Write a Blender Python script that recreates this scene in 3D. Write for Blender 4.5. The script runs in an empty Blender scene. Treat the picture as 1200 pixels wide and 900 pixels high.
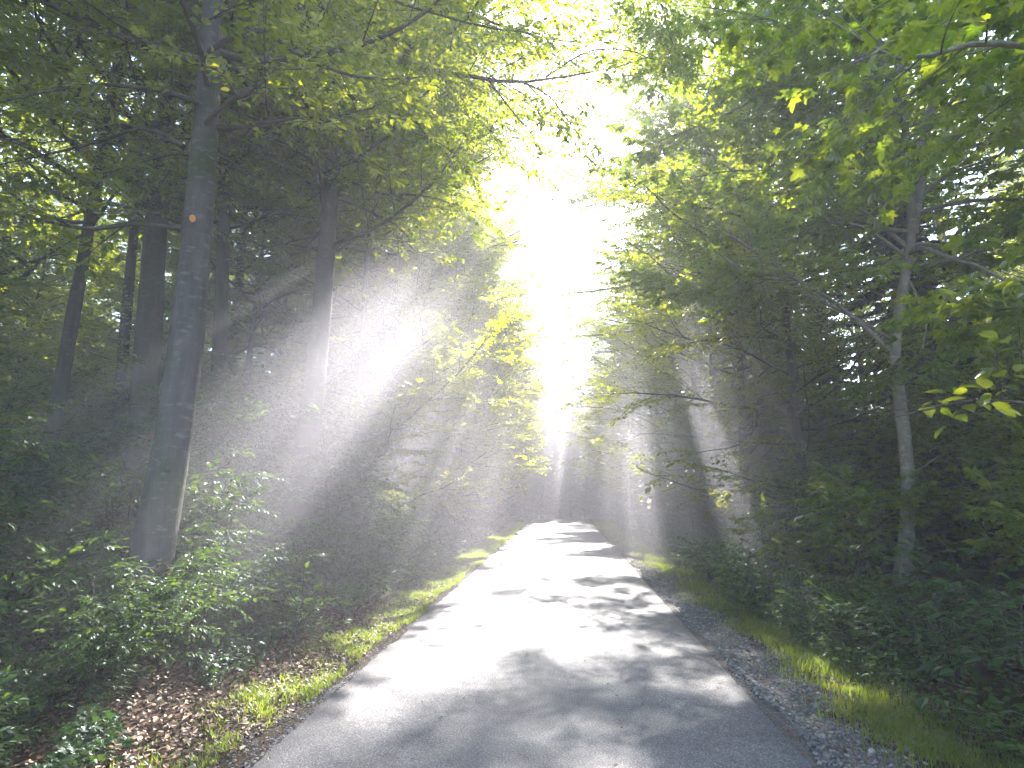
import bpy, math, random
import numpy as np
from mathutils import Vector, Matrix, Euler

C = bpy.context.scene.collection
S = bpy.context.scene
R = math.radians

# ------------------------------------------------------------------ camera
W0, H0, FPX = 1200.0, 900.0, 700.0
CAM = np.array([0.12, 0.0, 1.6])
PITCH, YAW = R(10.3), R(4.9)
cd = bpy.data.cameras.new('camera'); co = bpy.data.objects.new('camera', cd); C.objects.link(co)
cd.sensor_width = 36.0; cd.lens = 36.0 * FPX / W0; cd.clip_start = 0.05; cd.clip_end = 2000
co.location = CAM.tolist(); co.rotation_euler = (math.pi / 2 + PITCH, 0, YAW)
S.camera = co
RM = np.array(co.rotation_euler.to_matrix())

def ray(px, py):
    d = RM @ np.array([(px - W0 / 2) / FPX, (H0 / 2 - py) / FPX, -1.0])
    return d
def at(px, py, y):                      # point seen at a pixel of the photograph, at distance y along the road
    d = ray(px, py)
    return CAM + d * ((y - CAM[1]) / d[1])
def proj(P):
    q = (np.asarray(P) - CAM) @ RM
    return W0 / 2 + FPX * q[..., 0] / -q[..., 2], H0 / 2 - FPX * q[..., 1] / -q[..., 2], -q[..., 2]

SUN_EL, SUN_AZ = R(35.8), R(4.6)        # azimuth clockwise from +Y (the road's direction)
SUN = np.array([math.sin(SUN_AZ) * math.cos(SUN_EL), math.cos(SUN_AZ) * math.cos(SUN_EL), math.sin(SUN_EL)])

# ------------------------------------------------------------------ terrain
def drop(y):
    d = np.maximum(0.0, np.asarray(y, float) - 36.0)
    return -0.062 * d * d / (d + 8.0)
def gz(x, y):
    x = np.asarray(x, float); y = np.asarray(y, float)
    a = np.abs(x + 0.1)
    k = np.clip((a - 2.3) / 2.0, 0, 1); k = k * k * (3 - 2 * k)
    n = (0.10 * np.sin(x * 0.9 + 1.3) * np.cos(y * 0.7 + 0.4) + 0.06 * np.sin(x * 2.1 + y * 1.7) + 0.12 * np.sin(x * 0.23 + y * 0.31))
    lip = -0.035 * np.clip((a - 1.74) / 0.25, 0, 1)
    return drop(y) + k * (n + 0.035 * np.minimum(a - 2.3, 14)) + lip + .17 * np.maximum(a - 17, 0) ** 2 / (np.maximum(a - 17, 0) + 10)

# ------------------------------------------------------------------ mesh helpers
class Acc:
    def __init__(s): s.v = []; s.n = 0; s.f = []; s.a = []; s.id = []; s.cur = -1; s.nl = 0
    def add(s, V, F, a=None):           # F: (m,k) int array
        V = np.asarray(V, np.float32).reshape(-1, 3); F = np.asarray(F, np.int32)
        s.v.append(V); s.f.append(F + s.n); s.n += len(V); s.id.append(s.cur)
        s.a.append(np.zeros(len(F), np.float32) if a is None else np.broadcast_to(np.asarray(a, np.float32), (len(F),)))
    def mesh(s, name, mats, smooth=True, matidx=None):
        me = bpy.data.meshes.new(name)
        V = np.concatenate(s.v) if s.v else np.zeros((0, 3), np.float32)
        me.vertices.add(len(V)); me.vertices.foreach_set('co', V.ravel())
        tot = np.concatenate([np.full(len(f), f.shape[1], np.int32) for f in s.f])
        lv = np.concatenate([f.ravel() for f in s.f]).astype(np.int32)
        st = np.concatenate([[0], np.cumsum(tot)[:-1]]).astype(np.int32)
        me.loops.add(len(lv)); me.loops.foreach_set('vertex_index', lv)
        me.polygons.add(len(tot)); me.polygons.foreach_set('loop_start', st); me.polygons.foreach_set('loop_total', tot)
        me.polygons.foreach_set('use_smooth', np.full(len(tot), smooth, bool))
        at_ = me.attributes.new('rnd', 'FLOAT', 'FACE'); at_.data.foreach_set('value', np.concatenate(s.a))
        for m in (mats if isinstance(mats, (list, tuple)) else [mats]): me.materials.append(m)
        me.update(calc_edges=True); me.validate()
        return me
def link(name, me, parent=None, loc=None):
    o = bpy.data.objects.new(name, me); C.objects.link(o)
    if parent is not None: o.parent = parent
    if loc is not None: o.location = loc
    return o
def tag(o, label=None, cat=None, group=None, kind=None):
    if label: o['label'] = label
    if cat: o['category'] = cat
    if group: o['group'] = group
    if kind: o['kind'] = kind
    return o
def empty(name, loc, rz=0.0, sc=1.0):
    o = bpy.data.objects.new(name, None); C.objects.link(o)
    o.location = loc; o.rotation_euler = (0, 0, rz); o.scale = (sc, sc, sc); o.empty_display_size = 0.2
    return o

def norm(a): return a / np.maximum(np.linalg.norm(a, axis=-1, keepdims=True), 1e-9)
def smoothline(P, n):
    P = np.asarray(P, float); m = len(P)
    t = np.linspace(0, m - 1, n); i = np.clip(t.astype(int), 0, m - 2); f = (t - i)[:, None]
    p0 = P[np.clip(i - 1, 0, m - 1)]; p1 = P[i]; p2 = P[i + 1]; p3 = P[np.clip(i + 2, 0, m - 1)]
    return 0.5 * ((2 * p1) + (p2 - p0) * f + (2 * p0 - 5 * p1 + 4 * p2 - p3) * f ** 2 + (3 * p1 - p0 - 3 * p2 + p3) * f ** 3)
def tube(acc, P, rad, sides=6, rng=None, rough=0.0, a=0.0, cap=True):
    P = np.asarray(P, float); n = len(P); rad = np.broadcast_to(np.asarray(rad, float), (n,))
    T = norm(np.gradient(P, axis=0))
    ref = np.array([0.0, 1.0, 0.03]) if abs(T[0, 1]) < 0.8 else np.array([1.0, 0, 0.05])
    A = norm(np.cross(T, ref)); B = np.cross(T, A)
    th = np.linspace(0, 2 * math.pi, sides, endpoint=False)
    rr = rad[:, None] * np.ones((1, sides))
    if rng is not None and rough > 0:
        h = np.arange(n)[:, None]
        for k in (2, 3, 5):
            rr = rr * (1 + rough / k * 1.6 * np.sin(k * th[None] + rng.uniform(0, 6.3) + h * rng.uniform(-.25, .25)))
        rr = rr * (1 + rough * 0.35 * rng.standard_normal((n, sides)))
    V = P[:, None] + rr[..., None] * (np.cos(th)[None, :, None] * A[:, None] + np.sin(th)[None, :, None] * B[:, None])
    i = np.arange(n - 1)[:, None] * sides; j = np.arange(sides)[None]; j2 = (j + 1) % sides
    F = np.stack([i + j, i + j2, i + sides + j2, i + sides + j], -1).reshape(-1, 4)
    acc.add(V, F, a)
    if cap: acc.add(V[-1], np.arange(sides)[None], a)

# leaf outlines: (across, along, up)
def T_diamond():
    return np.array([[0, 0, 0], [.30, .48, .06], [0, 1, -.10], [-.30, .48, .06]]), np.array([[0, 1, 2], [0, 2, 3]])
def T_oval():
    v = [[0, 0, 0], [.24, .22, .05], [.30, .52, .06], [.16, .82, .0], [0, 1.02, -.12], [-.16, .82, .0], [-.30, .52, .06], [-.24, .22, .05]]
    return np.array(v), np.array([[0, 1, 2, 3], [0, 3, 4, 5], [0, 5, 6, 7]])
def T_maple():
    h = [[.10, -.02, .0], [.30, -.10, .0], [.52, .10, -.05], [.34, .24, .03], [.62, .52, -.08], [.40, .56, .0], [.22, .56, .04], [.20, .80, .0], [0, 1.08, -.12]]
    v = [[0, .28, .06]] + h + [[-x, y, z] for x, y, z in h[:-1][::-1]] + [[0, .04, 0.02]]
    n = len(v) - 1
    return np.array(v, float), np.array([[0, 1 + k, 1 + (k + 1) % n] for k in range(n)])
TPL = {'diamond': T_diamond(), 'oval': T_oval(), 'maple': T_maple()}

def leaf_mesh(name, Lf, mat, acc=None):
    """Lf: dict of arrays P, D, U, L, r and the outline's name"""
    t, f = TPL[Lf['kind']]
    P, D, U, L, r = Lf['P'], norm(Lf['D']), Lf['U'], Lf['L'], Lf['r']
    X = norm(np.cross(D, U)); Z = np.cross(X, D)
    V = P[:, None] + L[:, None, None] * (t[None, :, 0, None] * X[:, None] + t[None, :, 1, None] * D[:, None] + t[None, :, 2, None] * Z[:, None])
    n, k = len(P), len(t)
    F = (f[None] + (np.arange(n) * k)[:, None, None]).reshape(-1, f.shape[1])
    a = np.repeat(r, len(f))
    A = acc or Acc(); A.add(V, F, a)
    return A.mesh(name, mat, smooth=False) if acc is None else None

# ------------------------------------------------------------------ materials
def newmat(name):
    m = bpy.data.materials.new(name); m.use_nodes = True; nt = m.node_tree; nt.nodes.clear()
    out = nt.nodes.new('ShaderNodeOutputMaterial')
    return m, nt, out
def N(nt, t, **kw):
    n = nt.nodes.new(t)
    for k, v in kw.items():
        if k in n.inputs.keys(): n.inputs[k].default_value = v
        else: setattr(n, k, v)
    return n
def ramp(nt, stops, fac):
    n = nt.nodes.new('ShaderNodeValToRGB'); e = n.color_ramp.elements
    while len(e) < len(stops): e.new(0.5)
    for k, (p, c) in enumerate(stops): e[k].position = p; e[k].color = (*c, 1)
    nt.links.new(fac, n.inputs[0]); return n
def mixc(nt, fac, a, b, mode='MIX'):
    n = nt.nodes.new('ShaderNodeMix'); n.data_type = 'RGBA'; n.blend_type = mode
    for s, v in ((0, fac), (6, a), (7, b)):
        if hasattr(v, 'is_linked') or isinstance(v, bpy.types.NodeSocket): nt.links.new(v, n.inputs[s])
        else: n.inputs[s].default_value = v if s == 0 else (*v, 1)
    return n.outputs[2]

def leaf_mat(name, lo, hi, tlo, thi, trans=0.5, gloss=0.10, rough=0.42):
    m, nt, out = newmat(name); L = nt.links
    at_ = N(nt, 'ShaderNodeAttribute', attribute_name='rnd'); oi = N(nt, 'ShaderNodeObjectInfo')
    mx = N(nt, 'ShaderNodeMath', operation='MULTIPLY_ADD'); L.new(oi.outputs['Random'], mx.inputs[0]); mx.inputs[1].default_value = 0.35
    ma = N(nt, 'ShaderNodeMath', operation='MULTIPLY'); L.new(at_.outputs['Fac'], ma.inputs[0]); ma.inputs[1].default_value = 0.75
    L.new(ma.outputs[0], mx.inputs[2])
    c1 = ramp(nt, [(0.0, lo), (1.0, hi)], mx.outputs[0]); c2 = ramp(nt, [(0.0, tlo), (1.0, thi)], mx.outputs[0])
    d = N(nt, 'ShaderNodeBsdfDiffuse'); L.new(c1.outputs[0], d.inputs[0])
    t = N(nt, 'ShaderNodeBsdfTranslucent'); L.new(c2.outputs[0], t.inputs[0])
    g = N(nt, 'ShaderNodeBsdfGlossy'); g.inputs['Roughness'].default_value = rough; g.inputs[0].default_value = (.9, .95, 1, 1)
    a = N(nt, 'ShaderNodeMixShader'); a.inputs[0].default_value = trans; L.new(d.outputs[0], a.inputs[1]); L.new(t.outputs[0], a.inputs[2])
    lw = N(nt, 'ShaderNodeFresnel'); lw.inputs[0].default_value = 1.4
    fm = N(nt, 'ShaderNodeMath', operation='MULTIPLY'); L.new(lw.outputs[0], fm.inputs[0]); fm.inputs[1].default_value = gloss * 10
    b = N(nt, 'ShaderNodeMixShader'); L.new(fm.outputs[0], b.inputs[0]); L.new(a.outputs[0], b.inputs[1]); L.new(g.outputs[0], b.inputs[2])
    L.new(b.outputs[0], out.inputs[0]); return m

def bark_mat(name, c0, c1, moss, moss_amt, zs=0.25, scale=9.0, bump=0.35):
    m, nt, out = newmat(name); L = nt.links
    tc = N(nt, 'ShaderNodeTexCoord'); mp = N(nt, 'ShaderNodeMapping'); mp.inputs['Scale'].default_value = (1, 1, zs)
    L.new(tc.outputs['Object'], mp.inputs[0])
    n1 = N(nt, 'ShaderNodeTexNoise', Scale=scale, Detail=8.0, Roughness=0.7); L.new(mp.outputs[0], n1.inputs['Vector'])
    n2 = N(nt, 'ShaderNodeTexNoise', Scale=1.7, Detail=5.0); L.new(tc.outputs['Object'], n2.inputs['Vector'])
    n3 = N(nt, 'ShaderNodeTexNoise', Scale=42.0, Detail=3.0); L.new(mp.outputs[0], n3.inputs['Vector'])
    base = ramp(nt, [(0.3, c0), (0.7, c1)], n1.outputs['Fac'])
    mk = ramp(nt, [(0.62 - moss_amt, (0, 0, 0)), (0.78 - moss_amt * .6, (1, 1, 1))], n2.outputs['Fac'])
    c = mixc(nt, mk.outputs[0], base.outputs[0], moss)
    n4 = N(nt, 'ShaderNodeTexNoise', Scale=13.0, Detail=4.0, Roughness=.6); mp2 = N(nt, 'ShaderNodeMapping'); mp2.inputs['Scale'].default_value = (.55, .55, 1.5); mp2.inputs['Location'].default_value = (3, 7, 1)
    L.new(tc.outputs['Object'], mp2.inputs[0]); L.new(mp2.outputs[0], n4.inputs['Vector'])
    lk = ramp(nt, [(.56, (0, 0, 0)), (.68, (.55, .55, .55))], n4.outputs['Fac']); c = mixc(nt, lk.outputs[0], c, tuple(min(1, 1.7 * q) for q in c1))
    p = N(nt, 'ShaderNodeBsdfPrincipled'); L.new(c, p.inputs['Base Color']); p.inputs['Roughness'].default_value = 0.85
    p.inputs['Specular IOR Level'].default_value = 0.25
    ad = N(nt, 'ShaderNodeMath', operation='MULTIPLY_ADD'); L.new(n3.outputs['Fac'], ad.inputs[0]); ad.inputs[1].default_value = .4; L.new(n1.outputs['Fac'], ad.inputs[2])
    bp = N(nt, 'ShaderNodeBump', Strength=bump, Distance=0.03); L.new(ad.outputs[0], bp.inputs['Height']); L.new(bp.outputs[0], p.inputs['Normal'])
    L.new(p.outputs[0], out.inputs[0]); return m

def attr_mat(name, stops, rough=0.8, spec=0.3, noise=0.0):
    m, nt, out = newmat(name); L = nt.links
    a = N(nt, 'ShaderNodeAttribute', attribute_name='rnd'); c = ramp(nt, stops, a.outputs['Fac'])
    p = N(nt, 'ShaderNodeBsdfPrincipled'); p.inputs['Roughness'].default_value = rough; p.inputs['Specular IOR Level'].default_value = spec
    L.new(c.outputs[0], p.inputs['Base Color']); L.new(p.outputs[0], out.inputs[0]); return m

M = {}
M['beech'] = leaf_mat('beech_leaf', (.024, .066, .012), (.066, .112, .014), (.20, .31, .010), (.55, .55, .012), .58, .022)
M['edge'] = leaf_mat('roadside_leaf', (.028, .068, .012), (.080, .118, .014), (.24, .34, .010), (.63, .60, .012), .58, .022)
M['maple'] = leaf_mat('maple_leaf', (.026, .078, .014), (.064, .120, .016), (.22, .36, .012), (.58, .60, .014), .58, .025)
M['spruce'] = leaf_mat('spruce_needle', (.012, .034, .016), (.026, .056, .022), (.03, .07, .015), (.05, .10, .02), .25, .015)
M['shrub'] = leaf_mat('shrub_leaf', (.022, .062, .018), (.052, .108, .022), (.09, .20, .016), (.24, .34, .018), .38, .028, .46)
M['ivy'] = leaf_mat('ivy_leaf', (.014, .042, .012), (.040, .084, .016), (.05, .14, .01), (.15, .28, .012), .3, .05, .38)
M['grass'] = leaf_mat('grass_blade', (.048, .104, .020), (.118, .150, .034), (.19, .33, .02), (.46, .51, .045), .48, .01)
M['beech_bark'] = bark_mat('smooth_grey_bark', (.046, .043, .045), (.115, .106, .104), (.042, .056, .026), .17, bump=.6)
M['dark_bark'] = bark_mat('dark_furrowed_bark', (.030, .027, .025), (.085, .075, .066), (.035, .050, .022), .18, .16, 14, .8)
M['maple_bark'] = bark_mat('maple_bark', (.120, .108, .090), (.230, .205, .170), (.10, .115, .06), .10, .5, 12)
M['twig'] = bark_mat('branch_bark', (.045, .038, .032), (.110, .095, .080), (.05, .065, .03), .12)
M['stone'] = attr_mat('gravel_stone', [(0, (.07, .066, .066)), (.5, (.15, .14, .138)), (1, (.33, .31, .30))], .8, .3)
M['litter'] = attr_mat('dry_leaf', [(0, (.050, .024, .012)), (.45, (.13, .068, .032)), (.8, (.23, .135, .075)), (1, (.34, .235, .15))], .6, .4)

def ground_mat():
    m, nt, out = newmat('forest_soil'); L = nt.links
    g = N(nt, 'ShaderNodeNewGeometry')
    n1 = N(nt, 'ShaderNodeTexNoise', Scale=1.3, Detail=8.0, Roughness=.65); L.new(g.outputs['Position'], n1.inputs['Vector'])
    n2 = N(nt, 'ShaderNodeTexNoise', Scale=34.0, Detail=6.0, Roughness=.7); L.new(g.outputs['Position'], n2.inputs['Vector'])
    v = N(nt, 'ShaderNodeTexVoronoi', Scale=26.0); L.new(g.outputs['Position'], v.inputs['Vector'])
    c1 = ramp(nt, [(.3, (.028, .018, .011)), (.55, (.070, .045, .027)), (.8, (.125, .085, .055))], n2.outputs['Fac'])
    c2 = mixc(nt, .35, c1.outputs[0], v.outputs['Color'], 'SOFT_LIGHT')
    c3 = ramp(nt, [(.45, (0, 0, 0)), (.65, (1, 1, 1))], n1.outputs['Fac'])
    c = mixc(nt, c3.outputs[0], c2, (.050, .045, .022))
    p = N(nt, 'ShaderNodeBsdfPrincipled'); p.inputs['Roughness'].default_value = .95; p.inputs['Specular IOR Level'].default_value = .15
    L.new(c, p.inputs['Base Color'])
    b = N(nt, 'ShaderNodeBump', Strength=.9, Distance=.04); L.new(n2.outputs['Fac'], b.inputs['Height']); L.new(b.outputs[0], p.inputs['Normal'])
    L.new(p.outputs[0], out.inputs[0]); return m
def asphalt_mat():
    m, nt, out = newmat('asphalt'); L = nt.links
    g = N(nt, 'ShaderNodeNewGeometry')
    n1 = N(nt, 'ShaderNodeTexNoise', Scale=85.0, Detail=4.0, Roughness=.85); L.new(g.outputs['Position'], n1.inputs['Vector'])
    v = N(nt, 'ShaderNodeTexVoronoi', Scale=95.0); L.new(g.outputs['Position'], v.inputs['Vector'])
    n2 = N(nt, 'ShaderNodeTexNoise', Scale=1.1, Detail=6.0, Roughness=.6); L.new(g.outputs['Position'], n2.inputs['Vector'])
    n3 = N(nt, 'ShaderNodeTexNoise', Scale=9.0, Detail=5.0); L.new(g.outputs['Position'], n3.inputs['Vector'])
    c1 = ramp(nt, [(.34, (.045, .043, .046)), (.5, (.130, .124, .132)), (.62, (.42, .40, .415))], n1.outputs['Fac'])
    vs = ramp(nt, [(0, (.30, .29, .29)), (.35, (.09, .088, .09)), (1, (.07, .068, .07))], v.outputs['Distance'])
    c2 = mixc(nt, .35, c1.outputs[0], vs.outputs[0])
    s = ramp(nt, [(.3, (.78, .77, .77)), (.7, (1.12, 1.11, 1.12))], n2.outputs['Fac'])
    c = mixc(nt, 1.0, c2, s.outputs[0], 'MULTIPLY')
    p = N(nt, 'ShaderNodeBsdfPrincipled'); L.new(c, p.inputs['Base Color'])
    rr = ramp(nt, [(.3, (.50, .5, .5)), (.7, (.72, .72, .72))], n3.outputs['Fac']); L.new(rr.outputs[0], p.inputs['Roughness'])
    p.inputs['Specular IOR Level'].default_value = .2
    ad = N(nt, 'ShaderNodeMath', operation='MULTIPLY_ADD'); L.new(v.outputs['Distance'], ad.inputs[0]); ad.inputs[1].default_value = -.6; L.new(n1.outputs['Fac'], ad.inputs[2])
    b = N(nt, 'ShaderNodeBump', Strength=.55, Distance=.006); L.new(ad.outputs[0], b.inputs['Height']); L.new(b.outputs[0], p.inputs['Normal'])
    L.new(p.outputs[0], out.inputs[0]); return m
def gravel_mat():
    m, nt, out = newmat('gravel_ground'); L = nt.links
    g = N(nt, 'ShaderNodeNewGeometry')
    v = N(nt, 'ShaderNodeTexVoronoi', Scale=48.0); L.new(g.outputs['Position'], v.inputs['Vector'])
    n = N(nt, 'ShaderNodeTexNoise', Scale=5.0, Detail=8.0, Roughness=.75); L.new(g.outputs['Position'], n.inputs['Vector'])
    c1 = ramp(nt, [(.25, (.060, .052, .048)), (.7, (.165, .145, .135))], n.outputs['Fac'])
    c = mixc(nt, .45, c1.outputs[0], v.outputs['Color'], 'SOFT_LIGHT')
    p = N(nt, 'ShaderNodeBsdfPrincipled'); p.inputs['Roughness'].default_value = .9; p.inputs['Specular IOR Level'].default_value = .2
    L.new(c, p.inputs['Base Color'])
    b = N(nt, 'ShaderNodeBump', Strength=.9, Distance=.02); L.new(v.outputs['Distance'], b.inputs['Height']); L.new(b.outputs[0], p.inputs['Normal'])
    L.new(p.outputs[0], out.inputs[0]); return m
M['ground'] = ground_mat(); M['asphalt'] = asphalt_mat(); M['gravel'] = gravel_mat()

# ------------------------------------------------------------------ setting
def sheet(name, xs, ys, zf, mat):
    X, Y = np.meshgrid(xs, ys); Z = zf(X, Y)
    V = np.stack([X, Y, Z], -1).reshape(-1, 3); nx, ny = len(xs), len(ys)
    i = np.arange(ny - 1)[:, None] * nx + np.arange(nx - 1)[None]
    F = np.stack([i, i + 1, i + nx + 1, i + nx], -1).reshape(-1, 4)
    A = Acc(); A.add(V, F); return tag(link(name, A.mesh(name, mat)), kind='structure')
xs = np.unique(np.concatenate([np.arange(-120, -12, 3.0), np.arange(-12, 12.01, .2), np.arange(12, 121, 3.0)]))
ys = np.unique(np.concatenate([np.arange(-40, -2, 2.0), np.arange(-2, 30, .25), np.arange(30, 60, .5), np.arange(60, 201, 4.0)]))
sheet('ground', xs, ys, lambda x, y: gz(x, y) - 0.006, M['ground'])
RL, RR = -1.78, 1.70                     # road edges
def edge_n(y, s): return .035 * np.sin(y * 1.9 + s) + .022 * np.sin(y * 5.3 + 2 * s) + .014 * np.sin(y * 13.0 + s)
ry = np.unique(np.concatenate([np.arange(-6, 30, .06), np.arange(30, 60, .3), np.arange(60, 150, 2.0)]))
rc = np.linspace(0, 1, 12)
bend = .035 * np.maximum(ry - 40, 0) ** 1.7
X = bend[:, None] + (RL + edge_n(ry, 1.0))[:, None] * (1 - rc) + (RR + edge_n(ry, 4.0))[:, None] * rc
Y = np.repeat(ry[:, None], 12, 1); Z = drop(Y) + .012 * (1 - ((X - bend[:, None]) / 1.75) ** 2)
Vt = np.stack([X, Y, Z], -1)
sk = np.stack([Vt[:, 0] * [1, 1, 1] + [-.03, 0, -.07], Vt[:, -1] + [.03, 0, -.07]], 1)
V = np.concatenate([sk[:, :1], Vt, sk[:, 1:]], 1); nx = 14
i = np.arange(len(ry) - 1)[:, None] * nx + np.arange(nx - 1)[None]
A = Acc(); A.add(V.reshape(-1, 3), np.stack([i, i + 1, i + nx + 1, i + nx], -1).reshape(-1, 4))
tag(link('road', A.mesh('road', M['asphalt'])), kind='structure')
gy = np.unique(np.concatenate([np.arange(-4, 30, .12), np.arange(30, 80, 1.0)]))
gc = np.linspace(0, 1, 10)
X = (1.55 + 0 * gy)[:, None] * (1 - gc) + (2.22 + 2.8 * edge_n(gy, 2.0))[:, None] * gc
Y = np.repeat(gy[:, None], 10, 1)
Z = gz(X, Y) + .002 + .006 * np.sin(gc * math.pi)[None]
V = np.stack([X, Y, Z], -1); i = np.arange(len(gy) - 1)[:, None] * 10 + np.arange(9)[None]
A = Acc(); A.add(V.reshape(-1, 3), np.stack([i, i + 1, i + 11, i + 10], -1).reshape(-1, 4))
tag(link('gravel_path', A.mesh('gravel_path', M['gravel'])), kind='structure')

# ------------------------------------------------------------------ trees
LEAFKEYS = ('P', 'D', 'U', 'L', 'r')
def twig_leaves(rng, P0, D, Lt, U, m, leafL, kind, spread=.85, tilt=.35, droop=.12):
    """m leaves set alternately along every twig of the arrays P0, D, Lt, U"""
    n = len(P0); f = (np.arange(m) + .7) / m
    f = np.clip(f[None] + rng.uniform(-.5, .5, (n, m)) / m, .05, 1.02)
    s = np.where(np.arange(m) % 2 == 0, 1.0, -1.0)[None] * np.ones((n, 1)); ang = spread * (1.1 - .55 * f) + rng.normal(0, .2, (n, m))
    ang[:, -1] = rng.normal(0, .2, n)
    X = norm(np.cross(D, U))
    P = P0[:, None] + D[:, None] * (Lt[:, None] * f)[..., None]; P[..., 2] -= droop * Lt[:, None] * f ** 2
    d = D[:, None] * np.cos(ang)[..., None] + X[:, None] * (s * np.sin(ang))[..., None]
    d = d + rng.normal(0, .16, d.shape); d[..., 2] -= .12 + .25 * rng.random((n, m))
    u = U[:, None] + rng.normal(0, tilt, d.shape)
    L = leafL * rng.uniform(.5, 1.32, (n, m)); r = np.clip(rng.normal(.5, .24, (n, m)) + rng.normal(0, .2, (n, 1)), 0, 1)
    # leaves with a stalk, so that the blade begins a little off the twig
    P = P + norm(d) * (L * .15)[..., None]
    return dict(P=P.reshape(-1, 3), D=d.reshape(-1, 3), U=u.reshape(-1, 3), L=L.ravel(), r=r.ravel(), kind=kind)
def cat(Ls):
    Ls = [l for l in Ls if len(l['P'])]
    o = {k: np.concatenate([l[k] for l in Ls]) for k in LEAFKEYS}; o['kind'] = Ls[0]['kind']; return o

def grow_limb(rng, p, az, el, L, r, acc, tw, tw_len=.45, br_gap=.34, br_len=.56, start=.18, rise=0.0, wig=.22, sides=5, min_z=None, twig_gap=.17, pts=None, brsides=3):
    """one limb with its side branches; the twigs are appended to tw as (P0, D, L, U)"""
    if pts is None:
        n = 7; pts = [np.array(p, float)]; a, e = az, el
        for k in range(n):
            st = L / n; a += rng.normal(0, wig); e += rise / n + rng.normal(0, wig * .6)
            pts.append(pts[-1] + st * np.array([math.cos(a) * math.cos(e), math.sin(a) * math.cos(e), math.sin(e)]))
    acc.cur = acc.nl; acc.nl += 1
    pts = smoothline(pts, 12); L = float(np.linalg.norm(np.diff(pts, axis=0), axis=1).sum())
    tube(acc, pts, r * np.linspace(1, .16, 12) ** .9, sides, cap=False)
    nb = max(3, int(L * (1 - start) / br_gap)); T = norm(np.gradient(pts, axis=0))
    for k in range(nb + 1):
        f = start + (1 - start) * (k + rng.uniform(-.3, .3)) / nb; f = min(max(f, .05), 1.0)
        q = f * 11; i0 = min(int(q), 10); b = pts[i0] + (pts[i0 + 1] - pts[i0]) * (q - i0); t = T[i0]
        side = norm(np.cross(t, [0, 0, 1])); s = 1 if k % 2 else -1
        ang = rng.uniform(.65, 1.15) if k < nb else rng.uniform(-.2, .2)
        d = norm(t * math.cos(ang) + s * side * math.sin(ang) + np.array([0, 0, rng.normal(.05, .22)]))
        bl = L * br_len * (1.0 - .62 * f) * rng.uniform(.6, 1.25) + .25
        m = 5; tt = np.linspace(0, 1, m)[:, None]
        curve = b + d * bl * tt + np.array([0, 0, -1.0]) * (bl * rng.uniform(-.02, .16)) * tt ** 2 + side * (rng.normal(0, .12) * bl) * tt ** 2
        if brsides: tube(acc, curve, max(.004, r * .30 * (1 - .5 * f)) * np.linspace(1, .25, m), brsides, cap=False)
        nt_ = max(2, int(bl / twig_gap)); ff = (np.arange(nt_) + .6) / nt_
        base = b + d * (bl * ff)[:, None] + (curve[-1] - b - d * bl) * (ff ** 2)[:, None]
        sg = np.where(np.arange(nt_) % 2 == 0, 1.0, -1.0)[:, None]
        sd = norm(np.cross(d, [0, 0, 1])); an = rng.uniform(.55, 1.05, nt_)[:, None]; an[-1] *= .2
        td = norm(d * np.cos(an) + sg * sd * np.sin(an) + rng.normal(0, .18, (nt_, 3)))
        up = np.array([0, 0, 1.0]) + rng.normal(0, .18, (nt_, 3)) + .25 * d * rng.normal()
        tl = tw_len * rng.uniform(.55, 1.2, nt_) * (1 - .35 * ff)
        tw.append((base, td, tl, up, np.full(nt_, acc.cur)))
    acc.cur = -1
    return pts

def trunk_tube(acc, pts, r0, r1, rng, flare=.5, sides=18, n=34, rough=.045, knots=6, power=1.0):
    pts = smoothline(pts, n); h = np.linspace(0, 1, n); z = pts[:, 2] - pts[0, 2]
    rad = r0 + (r1 - r0) * h ** power + r0 * flare * np.exp(-np.maximum(z, 0) / .32)
    rad = rad * (1 + .03 * np.sin(h * 40 + rng.uniform(0, 6)) * rng.uniform(.3, 1))
    tube(acc, pts, rad, sides, rng, rough)
    for k in range(knots):              # old branch stubs
        i = rng.integers(4, n - 4); a = rng.uniform(0, 6.28); d = np.array([math.cos(a), math.sin(a), .35])
        rk = rad[i] * rng.uniform(.12, .24); b = pts[i] + d * rad[i] * .75
        tube(acc, [b, b + d * rk * 1.2, b + d * rk * 1.9], [rk * 1.25, rk, rk * .55], 7)
    return pts, rad

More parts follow.
